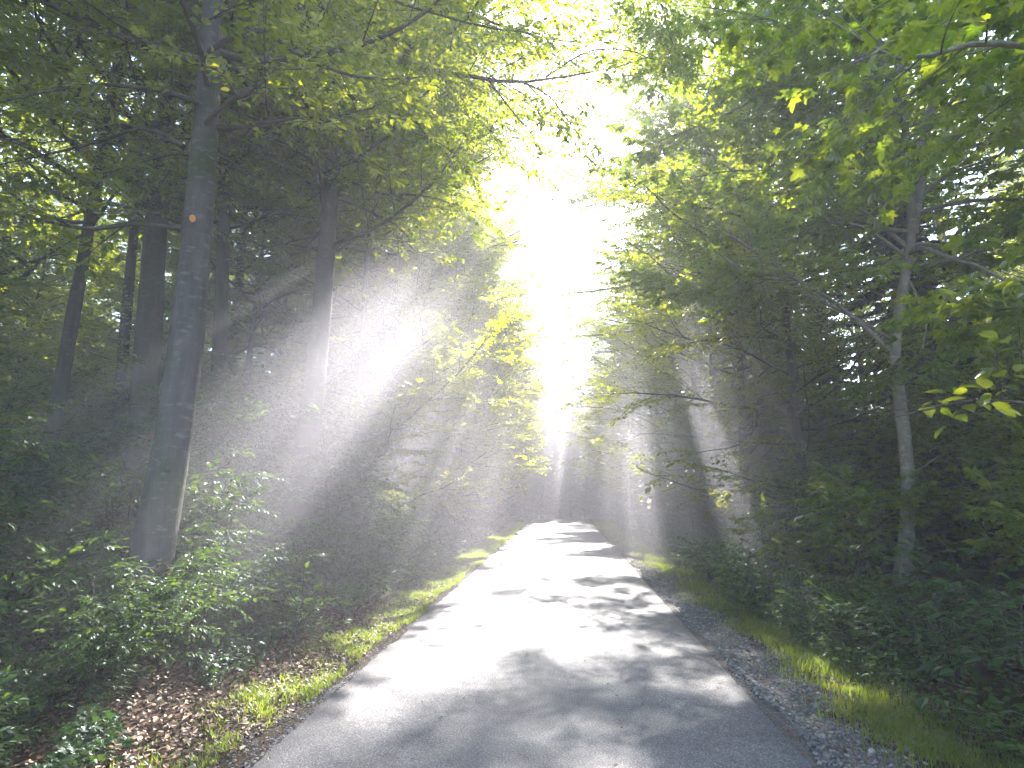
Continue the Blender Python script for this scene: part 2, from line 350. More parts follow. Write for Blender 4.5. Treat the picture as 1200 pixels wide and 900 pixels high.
def build_tree(seed, H, r0, cb, Rc, nl, leafL=.095, kind='diamond', m=9, lean=(0, 0), bias=None, bias_amt=.0, bark='dark_bark', leaf='beech', el0=.10, el1=1.0,
               axis=None, top_taper=1.0, extra=None, prof='forest', br_gap=.36, twig_gap=.18, tw_len=.45, droop=0.0, flare=.5, skip=None, trunk_r1=None, knots=6, tsides=18, rough=.045):
    """meshes of one tree, standing at the origin: (trunk, branchwork, leaf arrays, leaf material)"""
    rng = np.random.default_rng(seed)
    if axis is None:
        k = np.linspace(0, 1, 7); wob = rng.normal(0, .10, (7, 2)).cumsum(0) * (k[:, None] * 1.0)
        axis = np.stack([lean[0] * k ** 1.2 + wob[:, 0], lean[1] * k ** 1.2 + wob[:, 1], H * k], -1)
    tr = Acc(); tp, trad = trunk_tube(tr, axis, r0, trunk_r1 or r0 * .14, rng, flare, knots=knots, sides=tsides, rough=rough)
    br = Acc(); tw = []
    zt = tp[:, 2]
    for k in range(nl):
        u = (k + rng.random()) / nl; z = cb + (H * .985 - cb) * u
        az = k * 2.39996 + rng.normal(0, .35)
        if prof == 'forest': pr = (.55 + .45 * math.sin(math.pi * min(1, u * 1.15 + .12))) * (1.12 - .72 * u ** 2.2)
        elif prof == 'edge': pr = (.80 + .25 * math.sin(math.pi * u)) * (1.05 - .75 * u ** 2.6)
        elif prof == 'sapling': pr = (1.0 - .70 * u)
        else: pr = 1.0 - .93 * u        # cone
        L = Rc * pr * rng.uniform(.7, 1.2)
        if bias is not None: L *= 1 + bias_amt * math.cos(az - bias)
        el = el0 + (el1 - el0) * u ** 1.3 + rng.normal(0, .12)
        p = np.array([np.interp(z, zt, tp[:, 0]), np.interp(z, zt, tp[:, 1]), z])
        if skip is not None and skip(p, az, L): continue
        rl = max(.010, min(np.interp(z, zt, trad) * .62, .010 + L * (.0085 if prof == 'edge' else .0115)))
        grow_limb(rng, p, az, el, max(L, .5), rl, br, tw, rise=droop + .25 * (1 - u), br_gap=br_gap, twig_gap=twig_gap, tw_len=tw_len)
    if extra: extra(rng, br, tw)
    P0 = np.concatenate([t[0] for t in tw]); D = np.concatenate([t[1] for t in tw]); Lt = np.concatenate([t[2] for t in tw]); U = np.concatenate([t[3] for t in tw]); G = np.concatenate([t[4] for t in tw])
    # crowns are not filled evenly: whole sprays are missing here and there
    g = np.sin(P0[:, 0] * 1.3 + seed) + np.sin(P0[:, 1] * 1.5 + 2 * seed) + np.sin(P0[:, 2] * 1.7 + 3 * seed) + rng.normal(0, .5, len(P0))
    keep = g > -1.2
    lf = twig_leaves(rng, P0[keep], norm(D[keep]), Lt[keep], norm(U[keep]), m, leafL, kind); lf['g'] = np.repeat(G[keep], m)
    return dict(trunk=tr.mesh('trunk', M[bark]), branch=br.mesh('branchwork', M[bark if bark != 'beech_bark' else 'twig']), bacc=br, bmat=M[bark if bark != 'beech_bark' else 'twig'], leaf=lf, mat=M[leaf], r0=r0, hero=extra is not None)

def spruce(seed, H, r0, Rc):
    rng = np.random.default_rng(seed); tr = Acc(); k = np.linspace(0, 1, 6)
    ax = np.stack([0 * k, 0 * k, H * k], -1); tp, _ = trunk_tube(tr, ax, r0, .02, rng, .4, sides=12, knots=0)
    br = Acc(); P, D, U, L = [], [], [], []
    z = 1.2
    while z < H - .3:
        u = z / H; nw = rng.integers(5, 8); a0 = rng.uniform(0, 6.28)
        for q in range(nw):
            a = a0 + q * 6.283 / nw + rng.normal(0, .15); Lb = Rc * (1 - u) ** .8 * rng.uniform(.7, 1.15) + .2
            d = np.array([math.cos(a), math.sin(a), 0]); t = np.linspace(0, 1, 6)[:, None]
            c = np.array([0, 0, z]) + d * Lb * t + np.array([0, 0, 1.0]) * Lb * (-.38 * t + .22 * t ** 2.2)
            tube(br, c, np.linspace(.02, .004, 6), 3, cap=False)
            ns = int(Lb / .022) + 4; f = rng.uniform(.12, 1, ns); sgn = rng.choice([-1., 1.], ns)
            b = np.stack([np.interp(f, t[:, 0], c[:, j]) for j in range(3)], -1)
            sd = np.cross(d, [0, 0, 1]); an = rng.uniform(.5, 1.1, ns)
            dd = d * np.cos(an)[:, None] + sd * (sgn * np.sin(an))[:, None] + np.array([0, 0, -.35]) + rng.normal(0, .15, (ns, 3))
            P.append(b); D.append(dd); U.append(np.array([0, 0, 1]) + rng.normal(0, .3, (ns, 3))); L.append(rng.uniform(.22, .42, ns) * (1.1 - .4 * f))
        z += .34 + .18 * (1 - u)
    P = np.concatenate(P); L = np.concatenate(L)
    lf = dict(P=P, D=np.concatenate(D), U=np.concatenate(U), L=L, r=rng.random(len(P)), kind='diamond')
    return dict(trunk=tr.mesh('trunk', M['dark_bark']), branch=br.mesh('branchwork', M['dark_bark']), leaf=lf, mat=M['spruce'], r0=r0)

# ---- shafts of light: gaps between the leaves, each a line towards the sun through a point
SHAFTS = []   # (point, radius, nearest distance along the sun's direction at which leaves are thinned)
def shaft(px, py, y, rad, t0=.4): SHAFTS.append((at(px, py, y), rad, t0))

def gpt(px, py):                        # ground point seen at a pixel
    d = ray(px, py); t = 0.0; z = 0.0
    for _ in range(6):
        t = (z - CAM[2]) / d[2]; p = CAM + d * t; z = float(gz(p[0], p[1]))
    return p
def onground(x, y, dz=-.03): return (x, y, float(gz(x, y)) + dz)

# shafts: (pixel of the photo, distance along the road, radius)
shaft(405, 430, 9.8, 1.15); shaft(345, 530, 9.0, .30); shaft(455, 575, 13.0, .65); shaft(330, 330, 9.6, .20); shaft(185, 610, 4.7, .24)
shaft(845, 560, 13.5, .46); shaft(735, 545, 17.0, .9); shaft(900, 590, 12.0, .14)
NMAIN = len(SHAFTS)
# windows in the canopy that let the sun onto crowns behind them
for (px, py, y, rad) in ((860, 120, 8.3, .7), (960, 230, 7.6, .6), (800, 250, 9.0, .7), (900, 60, 8.0, .55), (450, 80, 8.8, .65), (400, 120, 8.5, .6), (520, 140, 8.3, .55),
                         (590, 330, 22, .9), (600, 430, 30, .9), (565, 400, 18, .7), (725, 350, 22, .9), (775, 330, 16, .8), (830, 390, 12.5, .7), (700, 430, 30, .9), (920, 330, 9.5, .6)):
    shaft(px, py, y, rad, 6.5)
shaft(1110, 455, 3.0, .3, 1.5); shaft(985, 600, 8.6, .32, 1.5); shaft(1010, 650, 8.6, .25, 1.5)
# dapples of sun on the road and its verges
rs = np.random.default_rng(9)
for (px, py, n, sp, rad) in ((760, 660, 5, .7, .3), (770, 700, 5, .5, .2), (640, 625, 7, 1.6, .5), (930, 740, 5, .3, .12), (905, 715, 4, .3, .11), (1010, 810, 5, .25, .10), (810, 815, 4, .22, .10), (740, 770, 4, .3, .10), (480, 745, 5, .35, .14), (700, 700, 5, .5, .18), (600, 680, 6, .7, .25), (660, 645, 6, 1.0, .40), (700, 660, 5, .8, .30), (585, 715, 5, .5, .18), (640, 740, 4, .4, .12),
                          (380, 800, 6, .35, .14), (300, 870, 4, .3, .11), (325, 800, 4, .3, .10), (400, 770, 6, .35, .15), (440, 730, 6, .4, .17), (480, 700, 6, .45, .2), (520, 680, 6, .5, .22), (560, 650, 6, .6, .28), (590, 630, 6, .8, .35),
                          (900, 690, 6, .45, .16), (850, 675, 5, .5, .18), (950, 735, 5, .35, .13), (870, 740, 4, .25, .09), (990, 790, 5, .3, .10), (1060, 840, 3, .25, .08), (800, 670, 4, .4, .14), (760, 640, 4, .5, .2), (985, 640, 4, .3, .12)):
    g = gpt(px, py)
    for k in range(n): SHAFTS.append((g + np.array([rs.normal(0, sp * .6), rs.normal(0, sp), 0]), rad * rs.uniform(.6, 1.3), .5))

for px, py, rad in ((655, 690, .50), (650, 720, .42), (640, 745, .30), (640, 672, .5)): SHAFTS.append((gpt(px, py), rad, .5))
TREES = []   # everything with a crown: dicts of the parts' meshes, the place, and the crown's object
def crown_world(P, t):
    c, s = math.cos(t['rz']), math.sin(t['rz']); P = P * t['sc']
    return np.stack([P[:, 0] * c - P[:, 1] * s, P[:, 0] * s + P[:, 1] * c, P[:, 2]], -1) + np.array(t['loc'])
def put(p, name, loc, rz=0.0, sc=1.0, label=None, cat_='tree', group=None, parts=('trunk', 'branchwork', 'crown')):
    e = tag(empty(name, loc, rz, sc), label, cat_, group)
    a = link(parts[0], p['trunk'], e)
    b = link(parts[1], p['branch'], e)
    c = link(parts[2], p.get('crown') or crown_of(p), e)
    TREES.append(dict(p=p, loc=loc, rz=rz, sc=sc, crown=c, branch=b, e=e)); return e
def crown_of(p):
    p['crown'] = leaf_mesh('crown', p['leaf'], p['mat']); return p['crown']

def local_axis(base, pts): return [np.array([0, 0, 0.0])] + [np.asarray(q) - base for q in pts]

# --- the big smooth beech with the tag, by the verge
b = gpt(158, 752); bC = np.array(onground(b[0], b[1]))
yC = bC[1]
pts = [at(176, 660, yC), at(203, 510, yC), at(224, 350, yC + .05), at(238, 190, yC + .1), at(248, 40, yC + .2), at(262, -200, yC + .4)]
top = pts[-1] + np.array([.5, .5, 9.0]); axC = local_axis(bC, pts + [pts[-1] + np.array([.3, .2, 4.0]), top])
def extC(rng, br, tw):
    for P in ([at(241, 145, yC), at(270, 118, yC - .2), at(295, 108, yC - .4), at(303, 82, yC - .5)], [at(210, 268, yC), at(160, 262, yC - .3), at(100, 268, yC - .5), at(10, 250, yC - .6), at(-60, 256, yC - .8)],
              [at(215, 172, yC), at(170, 150, yC + .2), at(120, 165, yC + .3), at(60, 180, yC + .4), at(-10, 195, yC + .5)], [at(232, 120, yC), at(180, 105, yC - .4), at(100, 100, yC - .7), at(0, 120, yC - 1.0)],
              [at(245, 60, yC), at(300, 35, yC - .3), at(360, 70, yC - .2), at(430, 92, yC + .2), at(500, 90, yC + .8)], [at(250, 20, yC), at(330, -20, yC + .2), at(420, -10, yC + .6), at(560, 30, yC + 1.4), at(640, 40, yC + 2.2)]):
        grow_limb(rng, None, 0, 0, 1, .035, br, tw, pts=np.array(P) - bC, br_gap=.3, br_len=.42, twig_gap=.12)
pC = build_tree(11, 19.0, .215, 5.4, 4.2, 52, leafL=.09, kind='oval', m=9, axis=axC, bark='beech_bark', extra=extC, trunk_r1=.06, tsides=28, rough=.035, flare=.6, br_gap=.32, twig_gap=.13)
tC = put(pC, 'beech_tree', bC.tolist(), label='big smooth grey beech close to the verge with a small orange tag on its trunk')
A = Acc(); q = at(225.5, 256, yC) - bC; dcam = norm(CAM - (q + bC)); q = q + dcam * .205
n_ = dcam; x_ = norm(np.cross([0, 0, 1], n_)); z_ = np.cross(n_, x_); th = np.linspace(0, 6.283, 12, endpoint=False)
ring = lambda r, o: q + n_ * o + r * (np.cos(th)[:, None] * x_ + 1.25 * np.sin(th)[:, None] * z_)
V = np.concatenate([ring(.032, -.02), ring(.032, .006), ring(.024, .010)]); i = np.arange(12); j = (i + 1) % 12
A.add(V, np.concatenate([np.stack([i, j, j + 12, i + 12], -1), np.stack([i + 12, j + 12, j + 24, i + 24], -1)])); A.add(ring(.024, .010), np.arange(12)[None])
m_, nt_, out_ = newmat('orange_tag'); p_ = N(nt_, 'ShaderNodeBsdfPrincipled'); p_.inputs['Base Color'].default_value = (.62, .28, .08, 1); p_.inputs['Roughness'].default_value = .5; nt_.links.new(p_.outputs[0], out_.inputs[0])
tag(link('tag', A.mesh('tag', m_), tC), 'small round orange tag')

# --- the pale beech in the shafts of light
b = gpt(322, 672); bE = np.array(onground(b[0], b[1])); yE = bE[1]
pts = [at(348, 600, yE), at(362, 500, yE), at(374, 400, yE), at(384, 280, yE), at(392, 170, yE), at(400, 30, yE), at(408, -150, yE)]
axE = local_axis(bE, pts + [pts[-1] + np.array([.2, .3, 5.0]), pts[-1] + np.array([.3, .4, 9.0])])
def extE(rng, br, tw):
    for P, r in (([at(398, 20, yE), at(432, 32, yE - .5), at(482, 72, yE - .9), at(545, 88, yE - 1.2), at(610, 96, yE - 1.4), at(695, 84, yE - 1.6)], .075),
              ([at(606, 94, yE - 1.35), at(640, 110, yE - 1.5), at(665, 140, yE - 1.6), at(690, 175, yE - 1.6)], .02),
              ([at(570, 90, yE - 1.25), at(600, 130, yE - 1.0), at(625, 160, yE - .8), at(640, 190, yE - .7)], .02),
              ([at(640, 90, yE - 1.45), at(690, 60, yE - 1.2), at(740, 60, yE - .9), at(770, 75, yE - .8)], .022),
              ([at(468, 62, yE - .8), at(478, 120, yE - .8), at(500, 160, yE - .8), at(538, 194, yE - .8)], .022),
              ([at(392, 170, yE), at(430, 150, yE - .3), at(470, 150, yE - .6), at(520, 170, yE - .8)], .035),
              ([at(386, 240, yE), at(360, 190, yE - .4), at(345, 130, yE - .8), at(330, 80, yE - 1.0)], .03),
              ([at(388, 200, yE), at(440, 225, yE), at(500, 230, yE), at(560, 250, yE)], .03),
              ([at(384, 300, yE), at(430, 280, yE + .3), at(490, 285, yE + .6)], .025),
              ([at(402, -30, yE), at(480, -20, yE - .2), at(560, 20, yE), at(640, 45, yE + .3), at(700, 50, yE + .5)], .05),
              ([at(402, -80, yE), at(520, -90, yE - .4), at(640, -60, yE - .8), at(730, -30, yE - 1.0), at(780, 10, yE - 1.0)], .05)):
        grow_limb(rng, None, 0, 0, 1, r, br, tw, pts=np.array(P) - bE, br_gap=.24, br_len=.42, twig_gap=.11)
pE = build_tree(23, 22.0, .245, 6.0, 4.4, 52, leafL=.09, kind='oval', m=9, axis=axE, bark='beech_bark', extra=extE, trunk_r1=.06, tsides=28, rough=.03, flare=.4, br_gap=.30, twig_gap=.13)
put(pE, 'beech_tree', bE.tolist(), label='pale beech lit by broad sunbeams, with a long bough arching over the road')

# --- dark trunks left of the tagged beech
def straight(seed, x, y, bot, topx, r0, H, label, name='forest_tree', bark='dark_bark', cb=6.0, Rc=3.6, nl=60, leaf='beech', group=None, kind='diamond', extra=None, **kw):
    """bot/topx: pixels (px, py) the trunk passes through at distance y"""
    p0, p1 = at(*bot, y), at(*topx, y); sl = (p1 - p0) / (p1[2] - p0[2])
    zb = float(gz(p0[0] + sl[0] * (0 - p0[2]), y)) - .03
    base = p0 + sl * (zb - p0[2])
    rng = np.random.default_rng(seed + 500); k = np.linspace(0, 1, 8)
    ax = np.stack([sl[0] * H * k * (1 - .25 * k), 0 * k, H * k], -1) + np.concatenate([[[0, 0, 0]], rng.normal(0, .045, (7, 3))]) * [1, 1, 0]
    p = build_tree(seed, H, r0, cb, Rc, nl, axis=ax, bark=bark, leaf=leaf, kind=kind, m=11, br_gap=.30, twig_gap=.14, extra=(lambda r_, b_, t_: extra(r_, b_, t_, base)) if extra else None, **kw)
    return put(p, name, base.tolist(), label=label, group=group)
def extA(rng, br, tw, base):
    for P in ([at(125, 170, 8.6), at(90, 120, 8.3), at(60, 112, 8.0), at(20, 140, 8.0)], [at(108, 245, 8.6), at(60, 258, 8.2), at(0, 262, 8.0)], [at(108, 268, 8.6), at(55, 300, 8.3), at(20, 328, 8.0), at(-30, 350, 8.0)], [at(138, 90, 8.6), at(180, 60, 8.5), at(220, 50, 8.5)]):
        grow_limb(rng, None, 0, 0, 1, .022, br, tw, pts=np.array(P) - base, br_gap=.3, br_len=.36)
straight(31, 0, 8.6, (84, 390), (148, 10), .125, 17, 'thin knobbly dark tree leaning between the tagged beech and the dark wood', cb=5.5, extra=extA, rough=.12, knots=14, leafL=.085)
straight(32, 0, 9.6, (172, 400), (192, 150), .245, 21, 'thick dark trunk standing just behind the tagged beech, away from the road', cb=6.5)
straight(33, 0, 11.0, (150, 360), (160, 260), .13, 18, 'slim dark stem half hidden behind the thick dark trunk', cb=7)
straight(34, 0, 10.6, (252, 395), (270, 120), .165, 20, 'straight dark tree showing on the road side of the tagged beech', cb=6.5)
straight(35, 0, 14.5, (295, 420), (303, 330), .10, 15, 'first of the thin stems between the dark tree and the pale beech', cb=5)
straight(36, 0, 16.5, (331, 430), (338, 330), .10, 16, 'thin stem in the haze right beside the pale beech', cb=5)
straight(37, 0, 16.0, (462, 560), (464, 420), .14, 17, 'dim trunk in the haze past the pale beech, at the back of the verge', cb=4.5)

# --- the forked maple on the gravel side
b = gpt(1050, 722); bF = np.array(onground(b[0], b[1])); yF = bF[1]
pts = [at(1062, 630, yF), at(1063, 545, yF), at(1052, 450, yF), at(1050, 395, yF), at(1063, 310, yF), at(1068, 262, yF)]
axF = local_axis(bF, pts + [at(1062, 165, yF) + [0, 0, 0], at(1052, 60, yF + .1), at(1045, -80, yF + .2), at(1040, -200, yF + .2), at(1038, -330, yF + .3)])
def extF(rng, br, tw):
    tube(br, smoothline(np.array([at(1068, 275, yF), at(1079, 215, yF), at(1084, 150, yF), at(1096, 70, yF), at(1110, -60, yF), at(1118, -200, yF)]) - bF, 14), np.linspace(.085, .02, 14), 10, rng, .04)
    for P, r, g in (([at(1043, 410, yF), at(985, 360, yF - .2), at(930, 325, yF - .45), at(870, 285, yF - .7), at(828, 252, yF - .9)], .042, .34),
              ([at(935, 328, yF - .4), at(880, 322, yF - .5), at(835, 290, yF - .6), at(815, 265, yF - .6)], .03, .3),
              ([at(1060, 300, yF), at(1010, 266, yF - .3), at(955, 258, yF - .5), at(895, 238, yF - .6)], .035, .32),
              ([at(960, 255, yF - .5), at(945, 190, yF - .5), at(930, 150, yF - .5)], .02, .3),
              ([at(1066, 240, yF), at(1030, 170, yF - .3), at(960, 120, yF - .7), at(880, 90, yF - .9)], .04, .3),
              ([at(1062, 150, yF), at(1000, 90, yF - .5), at(920, 30, yF - .9), at(840, 10, yF - 1.1)], .04, .3),
              ([at(1058, 110, yF), at(960, 70, yF + .4), at(860, 130, yF + .8), at(760, 170, yF + 1.2)], .04, .3),
              ([at(1052, 60, yF), at(940, 10, yF + .6), at(850, 30, yF + 1.2), at(770, 70, yF + 1.8)], .04, .3),
              ([at(1064, 290, yF), at(960, 215, yF + .8), at(860, 200, yF + 1.6), at(770, 220, yF + 2.4)], .04, .3),
              ([at(1050, 400, yF), at(940, 345, yF + 1.0), at(850, 345, yF + 2.0), at(760, 330, yF + 3.0)], .03, .3),
              ([at(1084, 150, yF), at(1120, 90, yF - .4), at(1170, 60, yF - .6), at(1230, 50, yF - .8)], .035, .3),
              ([at(1076, 235, yF), at(1110, 205, yF - .2), at(1150, 190, yF - .4), at(1220, 160, yF - .6)], .035, .3),
              ([at(1060, 320, yF), at(1085, 370, yF - .3), at(1075, 420, yF - .5), at(1040, 445, yF - .6)], .018, .3),
              ([at(1064, 560, yF), at(1110, 530, yF + .1), at(1150, 530, yF + .1)], .014, .3),
              ([at(1064, 600, yF), at(1020, 580, yF - .5), at(985, 590, yF - .9)], .014, .22)):
        grow_limb(rng, None, 0, 0, 1, r, br, tw, pts=np.array(P) - bF, br_gap=g*.6, br_len=.46, twig_gap=.11, start=.25)
pF = build_tree(47, 12.0, .104, 4.9, 3.0, 34, leafL=.105, kind='maple', m=7, axis=axF, bark='maple_bark', leaf='maple', extra=extF, trunk_r1=.03, tsides=24, rough=.035, flare=.25, br_gap=.26, twig_gap=.12)
put(pF, 'maple_tree', bF.tolist(), label='forked young maple on the gravel side with a long low limb toward the road')

# --- tree beside the camera whose boughs hang into the upper corner
bG = np.array(onground(5.3, 3.7))
def extG(rng, br, tw):
    for P, r in (([at(1330, 60, 3.7), at(1230, 60, 3.6), at(1150, 50, 3.5), at(1060, 70, 3.5), at(1000, 40, 3.6)], .035), ([at(1340, 0, 3.7), at(1200, -30, 3.8), at(1100, -40, 3.9), at(980, -30, 4.0), at(900, -40, 4.2)], .035),
                 ([at(1340, 330, 4.4), at(1260, 350, 4.6), at(1190, 360, 4.8), at(1140, 372, 5.0)], .02)):
        P = [np.array([5.3 - .02, 3.7, max(P[0][2] - .55, 1.5)])] + P
        grow_limb(rng, None, 0, 0, 1, r, br, tw, pts=np.array(P) - bG, br_gap=.2, br_len=.42, twig_gap=.11, start=.1)
pG = build_tree(53, 11.0, .12, 5.0, 2.8, 26, leafL=.10, kind='maple', m=8, bark='maple_bark', leaf='maple', extra=extG)
put(pG, 'maple_tree', bG.tolist(), label='maple whose leafy boughs hang into the top corner above the forked maple')

# --- prototypes of the other trees
edge = [build_tree(100 + k, h, .15, 1.3, 3.8, 80, leafL=.115, kind='diamond', m=12, bias=0.0, bias_amt=.30, leaf='edge', prof='edge', el0=.05, el1=.95, br_gap=.27, twig_gap=.125) for k, h in enumerate((14.5, 16.5, 13.0))]
edge_r = [build_tree(120 + k, h, .15, 1.5, 3.7, 62, leafL=.115, kind='diamond', m=10, bias=0.0, bias_amt=.28, leaf='edge', prof='edge', el0=.05, el1=.95, br_gap=.30, twig_gap=.15) for k, h in enumerate((14.0, 15.5, 13.0))]
wood = [build_tree(200 + k, h, r, 5.0, 3.9, 58, leafL=.12, kind='diamond', m=11, leaf='beech', br_gap=.30, twig_gap=.14) for k, (h, r) in enumerate(((19, .18), (17, .14), (21, .22)))]
under = [build_tree(300 + k, h, .06, .8, 2.3, 50, leafL=.10, kind='diamond', m=11, leaf='beech', prof='edge', el0=.0, el1=.7, br_gap=.25, twig_gap=.125) for k, h in enumerate((6.5, 5.0))]
firs = [spruce(400, 19, .17, 3.0), spruce(401, 15, .14, 2.6)]
rng = np.random.default_rng(7)
ORD = ['first', 'second', 'third', 'fourth', 'fifth', 'sixth', 'seventh', 'eighth', 'ninth', 'tenth', 'eleventh', 'twelfth', 'thirteenth', 'fourteenth']
for k, y in enumerate((13.5, 17.0, 20.5, 24.5, 28.5, 33.0, 38.0, 44.0, 51.0, 59.0, 68.0, 78.0)):
    x = -4.6 + rng.uniform(-.5, .3)
    put(edge[k % 3], 'roadside_tree', onground(x, y), rng.uniform(-.5, .5), rng.uniform(.92, 1.1) * (.72, .78, .85, .95)[min(k, 3)], f'leafy tree of the verge-side tree wall, {ORD[k]} past the pale beech', group='trees lining the grassy verge')
for k, y in enumerate((12.6, 16.0, 19.5, 23.0, 27.0, 31.5, 36.5, 42.0, 49.0, 57.0, 66.0, 76.0)):
    x = 4.9 + rng.uniform(-.3, .5)
    put(edge_r[(k + 1) % 3], 'roadside_tree', onground(x, y), math.pi + rng.uniform(-.5, .5), rng.uniform(.92, 1.1) * (.72, .8, .88, .95)[min(k, 3)], f'leafy tree of the gravel-side tree wall, {ORD[k]} past the forked maple', group='trees lining the gravel shoulder')
for k, (x, y, p, s) in enumerate(((-.5, 49, firs[0], .72), (1.3, 47.5, firs[1], .80), (-2.1, 47, firs[1], .82), (2.9, 50, firs[0], .75), (.4, 53, firs[0], .85), (-1.3, 55, wood[0], .75), (2.0, 56, wood[1], .85), (-3.2, 53, wood[2], .8), (.3, 46.2, under[0], .9), (2.4, 46.5, under[1], 1.1), (-1.6, 45.4, under[1], .9), (-.4, 60, firs[1], 1.2), (4.2, 55, firs[1], 1.0), (1.2, 64, wood[2], .9))):
    put(p, 'conifer_tree' if p in firs else 'forest_tree', onground(x, y), rng.uniform(0, 6), s, 'bluish hazy tree closing the far end of the road', group='trees at the far end of the road')
# old beeches whose high crowns meet over the road
arch = [build_tree(150 + k, 24 + k, .21, 9.0, 5.6, 60, leafL=.115, kind='diamond', m=11, bias=0.0, bias_amt=.30, leaf='beech', el0=.0, el1=.75, br_gap=.28, twig_gap=.13) for k in range(2)]
for k, (x, y) in enumerate(((-6.3, 15.5), (-6.6, 20.8), (6.8, 22.5), (-6.4, 26.5), (6.8, 29.1), (8.2, 37.0), (-6.5, 33.8), (-6.4, 40.5), (6.6, 42.0))):
    put(arch[k % 2], 'beech_tree', onground(x, y), (0 if x < 0 else math.pi) + rng.uniform(-.3, .3), rng.uniform(.93, 1.05), 'tall old beech behind the verge-side tree wall, its high crown closing over the road' if x < 0 else 'tall old beech behind the gravel-side tree wall, its high crown closing over the road', group='tall beeches behind the verge-side tree wall' if x < 0 else 'tall beeches behind the gravel-side tree wall')
for x, y, k in ((9.3, 15.5, 0), (11.6, 19.0, 1), (13.5, 14.5, 0), (8.9, 20.5, 1), (15.5, 18.0, 0), (12.2, 11.5, 1), (17, 13, 0)):
    put(firs[k], 'conifer_tree', onground(x, y), rng.uniform(0, 6), rng.uniform(.45, .62), 'dark conifer deep in the wood behind the gravel shoulder', group='dark conifers behind the gravel shoulder')
# deeper rows
def rows(sgn, spots, lab, grp, fir=.0, fl=None, fg=None):
    for (x, y) in spots:
        f = rng.random() < fir
        put(firs[rng.integers(2)] if f else wood[rng.integers(3)], 'conifer_tree' if f else 'forest_tree', onground(sgn * x, y), rng.uniform(0, 6.28), rng.uniform(.85, 1.15), fl if f else lab, group=fg if f else grp)
spots = [(x + rng.uniform(-1.2, 1.2), y + rng.uniform(-1.5, 1.5)) for x, y0 in ((9.5, 15), (14.5, 8), (20, 11), (27, 14), (35, 18)) for y in np.arange(y0, 62 if x < 15 else 46, 7.0)]
rows(-1, spots, 'slender tree deep in the wood behind the grassy verge', 'deep wood behind the grassy verge')
spots = [(x + rng.uniform(-1.0, 1.0), y + rng.uniform(-1.5, 1.5)) for x, y0 in ((9.0, 9), (14, 6), (20, 10), (27, 14)) for y in np.arange(y0, 60 if x < 15 else 42, 8.0)]
rows(1, spots, 'slender tree deep in the wood behind the gravel shoulder', 'deep wood behind the gravel shoulder', .45, 'dark conifer deep in the wood behind the gravel shoulder', 'dark conifers behind the gravel shoulder')
for sgn, side in ((-1, 'grassy verge'), (1, 'gravel shoulder')):
    for x, y in [(11.5 if sgn < 0 else 9.2, 9.0), (9.5, 5.0), (8.0, 11.5), (11.5, 8.5), (7.2, 16), (10.5, 14), (13.5, 13), (7.0, 21), (11, 20), (15, 18), (7.2, 27), (12, 27), (18, 16), (7.4, 35), (16, 26)]:
        put(under[rng.integers(2)], 'understorey_tree', onground(sgn * (x + rng.uniform(-.5, .5)), y + rng.uniform(-.6, .6)), rng.uniform(0, 6.28), rng.uniform(.8, 1.15),
            f'small bushy tree filling the shade under the wood behind the {side}', group=f'understorey trees behind the {side}')
for sgn, side in ((-1, 'grassy verge'), (1, 'gravel shoulder')):
    for k in range(34):
        x = rng.uniform(14, 34); y = rng.uniform(.12, 1.0) * x * 1.9 + rng.uniform(0, 6)
        put(under[k % 2], 'understorey_tree', onground(sgn * x, y), rng.uniform(0, 6.28), rng.uniform(1.1, 1.6), f'small bushy tree filling the shade under the wood behind the {side}', group=f'understorey trees behind the {side}')
# the wood goes on behind the camera
for x, y, k in ((-6.5, -4, 0), (6.5, -5, 1), (-11, 0, 2), (11, -1, 0), (-5.5, -11, 1), (6, -12, 2), (-15, -7, 0), (15, -8, 1), (-7.5, 3.0, 1), (9.0, 3.5, 2)):
    put(wood[k], 'forest_tree', onground(x, y), rng.uniform(0, 6), 1.0, 'tree of the wood standing behind the viewpoint', group='wood behind the viewpoint')

# ------------------------------------------------------------------ shrubs and saplings
def build_shrub(seed, H, Rc, nl, leafL, kind, mat, m=8, stems=3, el=.12, tw_len=.32, br_gap=.17, twig_gap=.085):
    rng = np.random.default_rng(seed); tr = Acc(); br = Acc(); tw = []
    for s in range(stems):
        a = rng.uniform(0, 6.28); ln = rng.uniform(.1, .38) * H; h = H * rng.uniform(.7, 1)
        ax = smoothline(np.array([[.03 * math.cos(a), .03 * math.sin(a), -.05], [ln * .35 * math.cos(a), ln * .35 * math.sin(a), h * .45], [ln * math.cos(a), ln * math.sin(a), h]]), 10)
        tube(tr, ax, np.linspace(.010 + .006 * H, .004, 10), 6, cap=False)
        k0 = nl // stems
        for k in range(k0):
            u = (k + rng.random()) / k0; f = .16 + .84 * u; q = f * 9; i0 = min(int(q), 8); p = ax[i0] + (ax[i0 + 1] - ax[i0]) * (q - i0)
            L = Rc * (1.05 - .62 * u) * rng.uniform(.6, 1.15)
            grow_limb(rng, p, rng.uniform(0, 6.28), el + .5 * u ** 2 + rng.normal(0, .12), max(L, .22), .004 + .004 * L, br, tw, tw_len=tw_len, br_gap=br_gap, twig_gap=twig_gap, rise=-.15, brsides=3, sides=4)
    P0, D, Lt, U = (np.concatenate([t[j] for t in tw]) for j in range(4))
    lf = twig_leaves(rng, P0, norm(D), Lt, norm(U), m, leafL, kind, tilt=.28)
    return dict(trunk=tr.mesh('stem', M['twig']), branch=br.mesh('branchwork', M['twig']), leaf=lf, mat=M[mat], r0=.02)
SP = ('stem', 'branchwork', 'foliage')
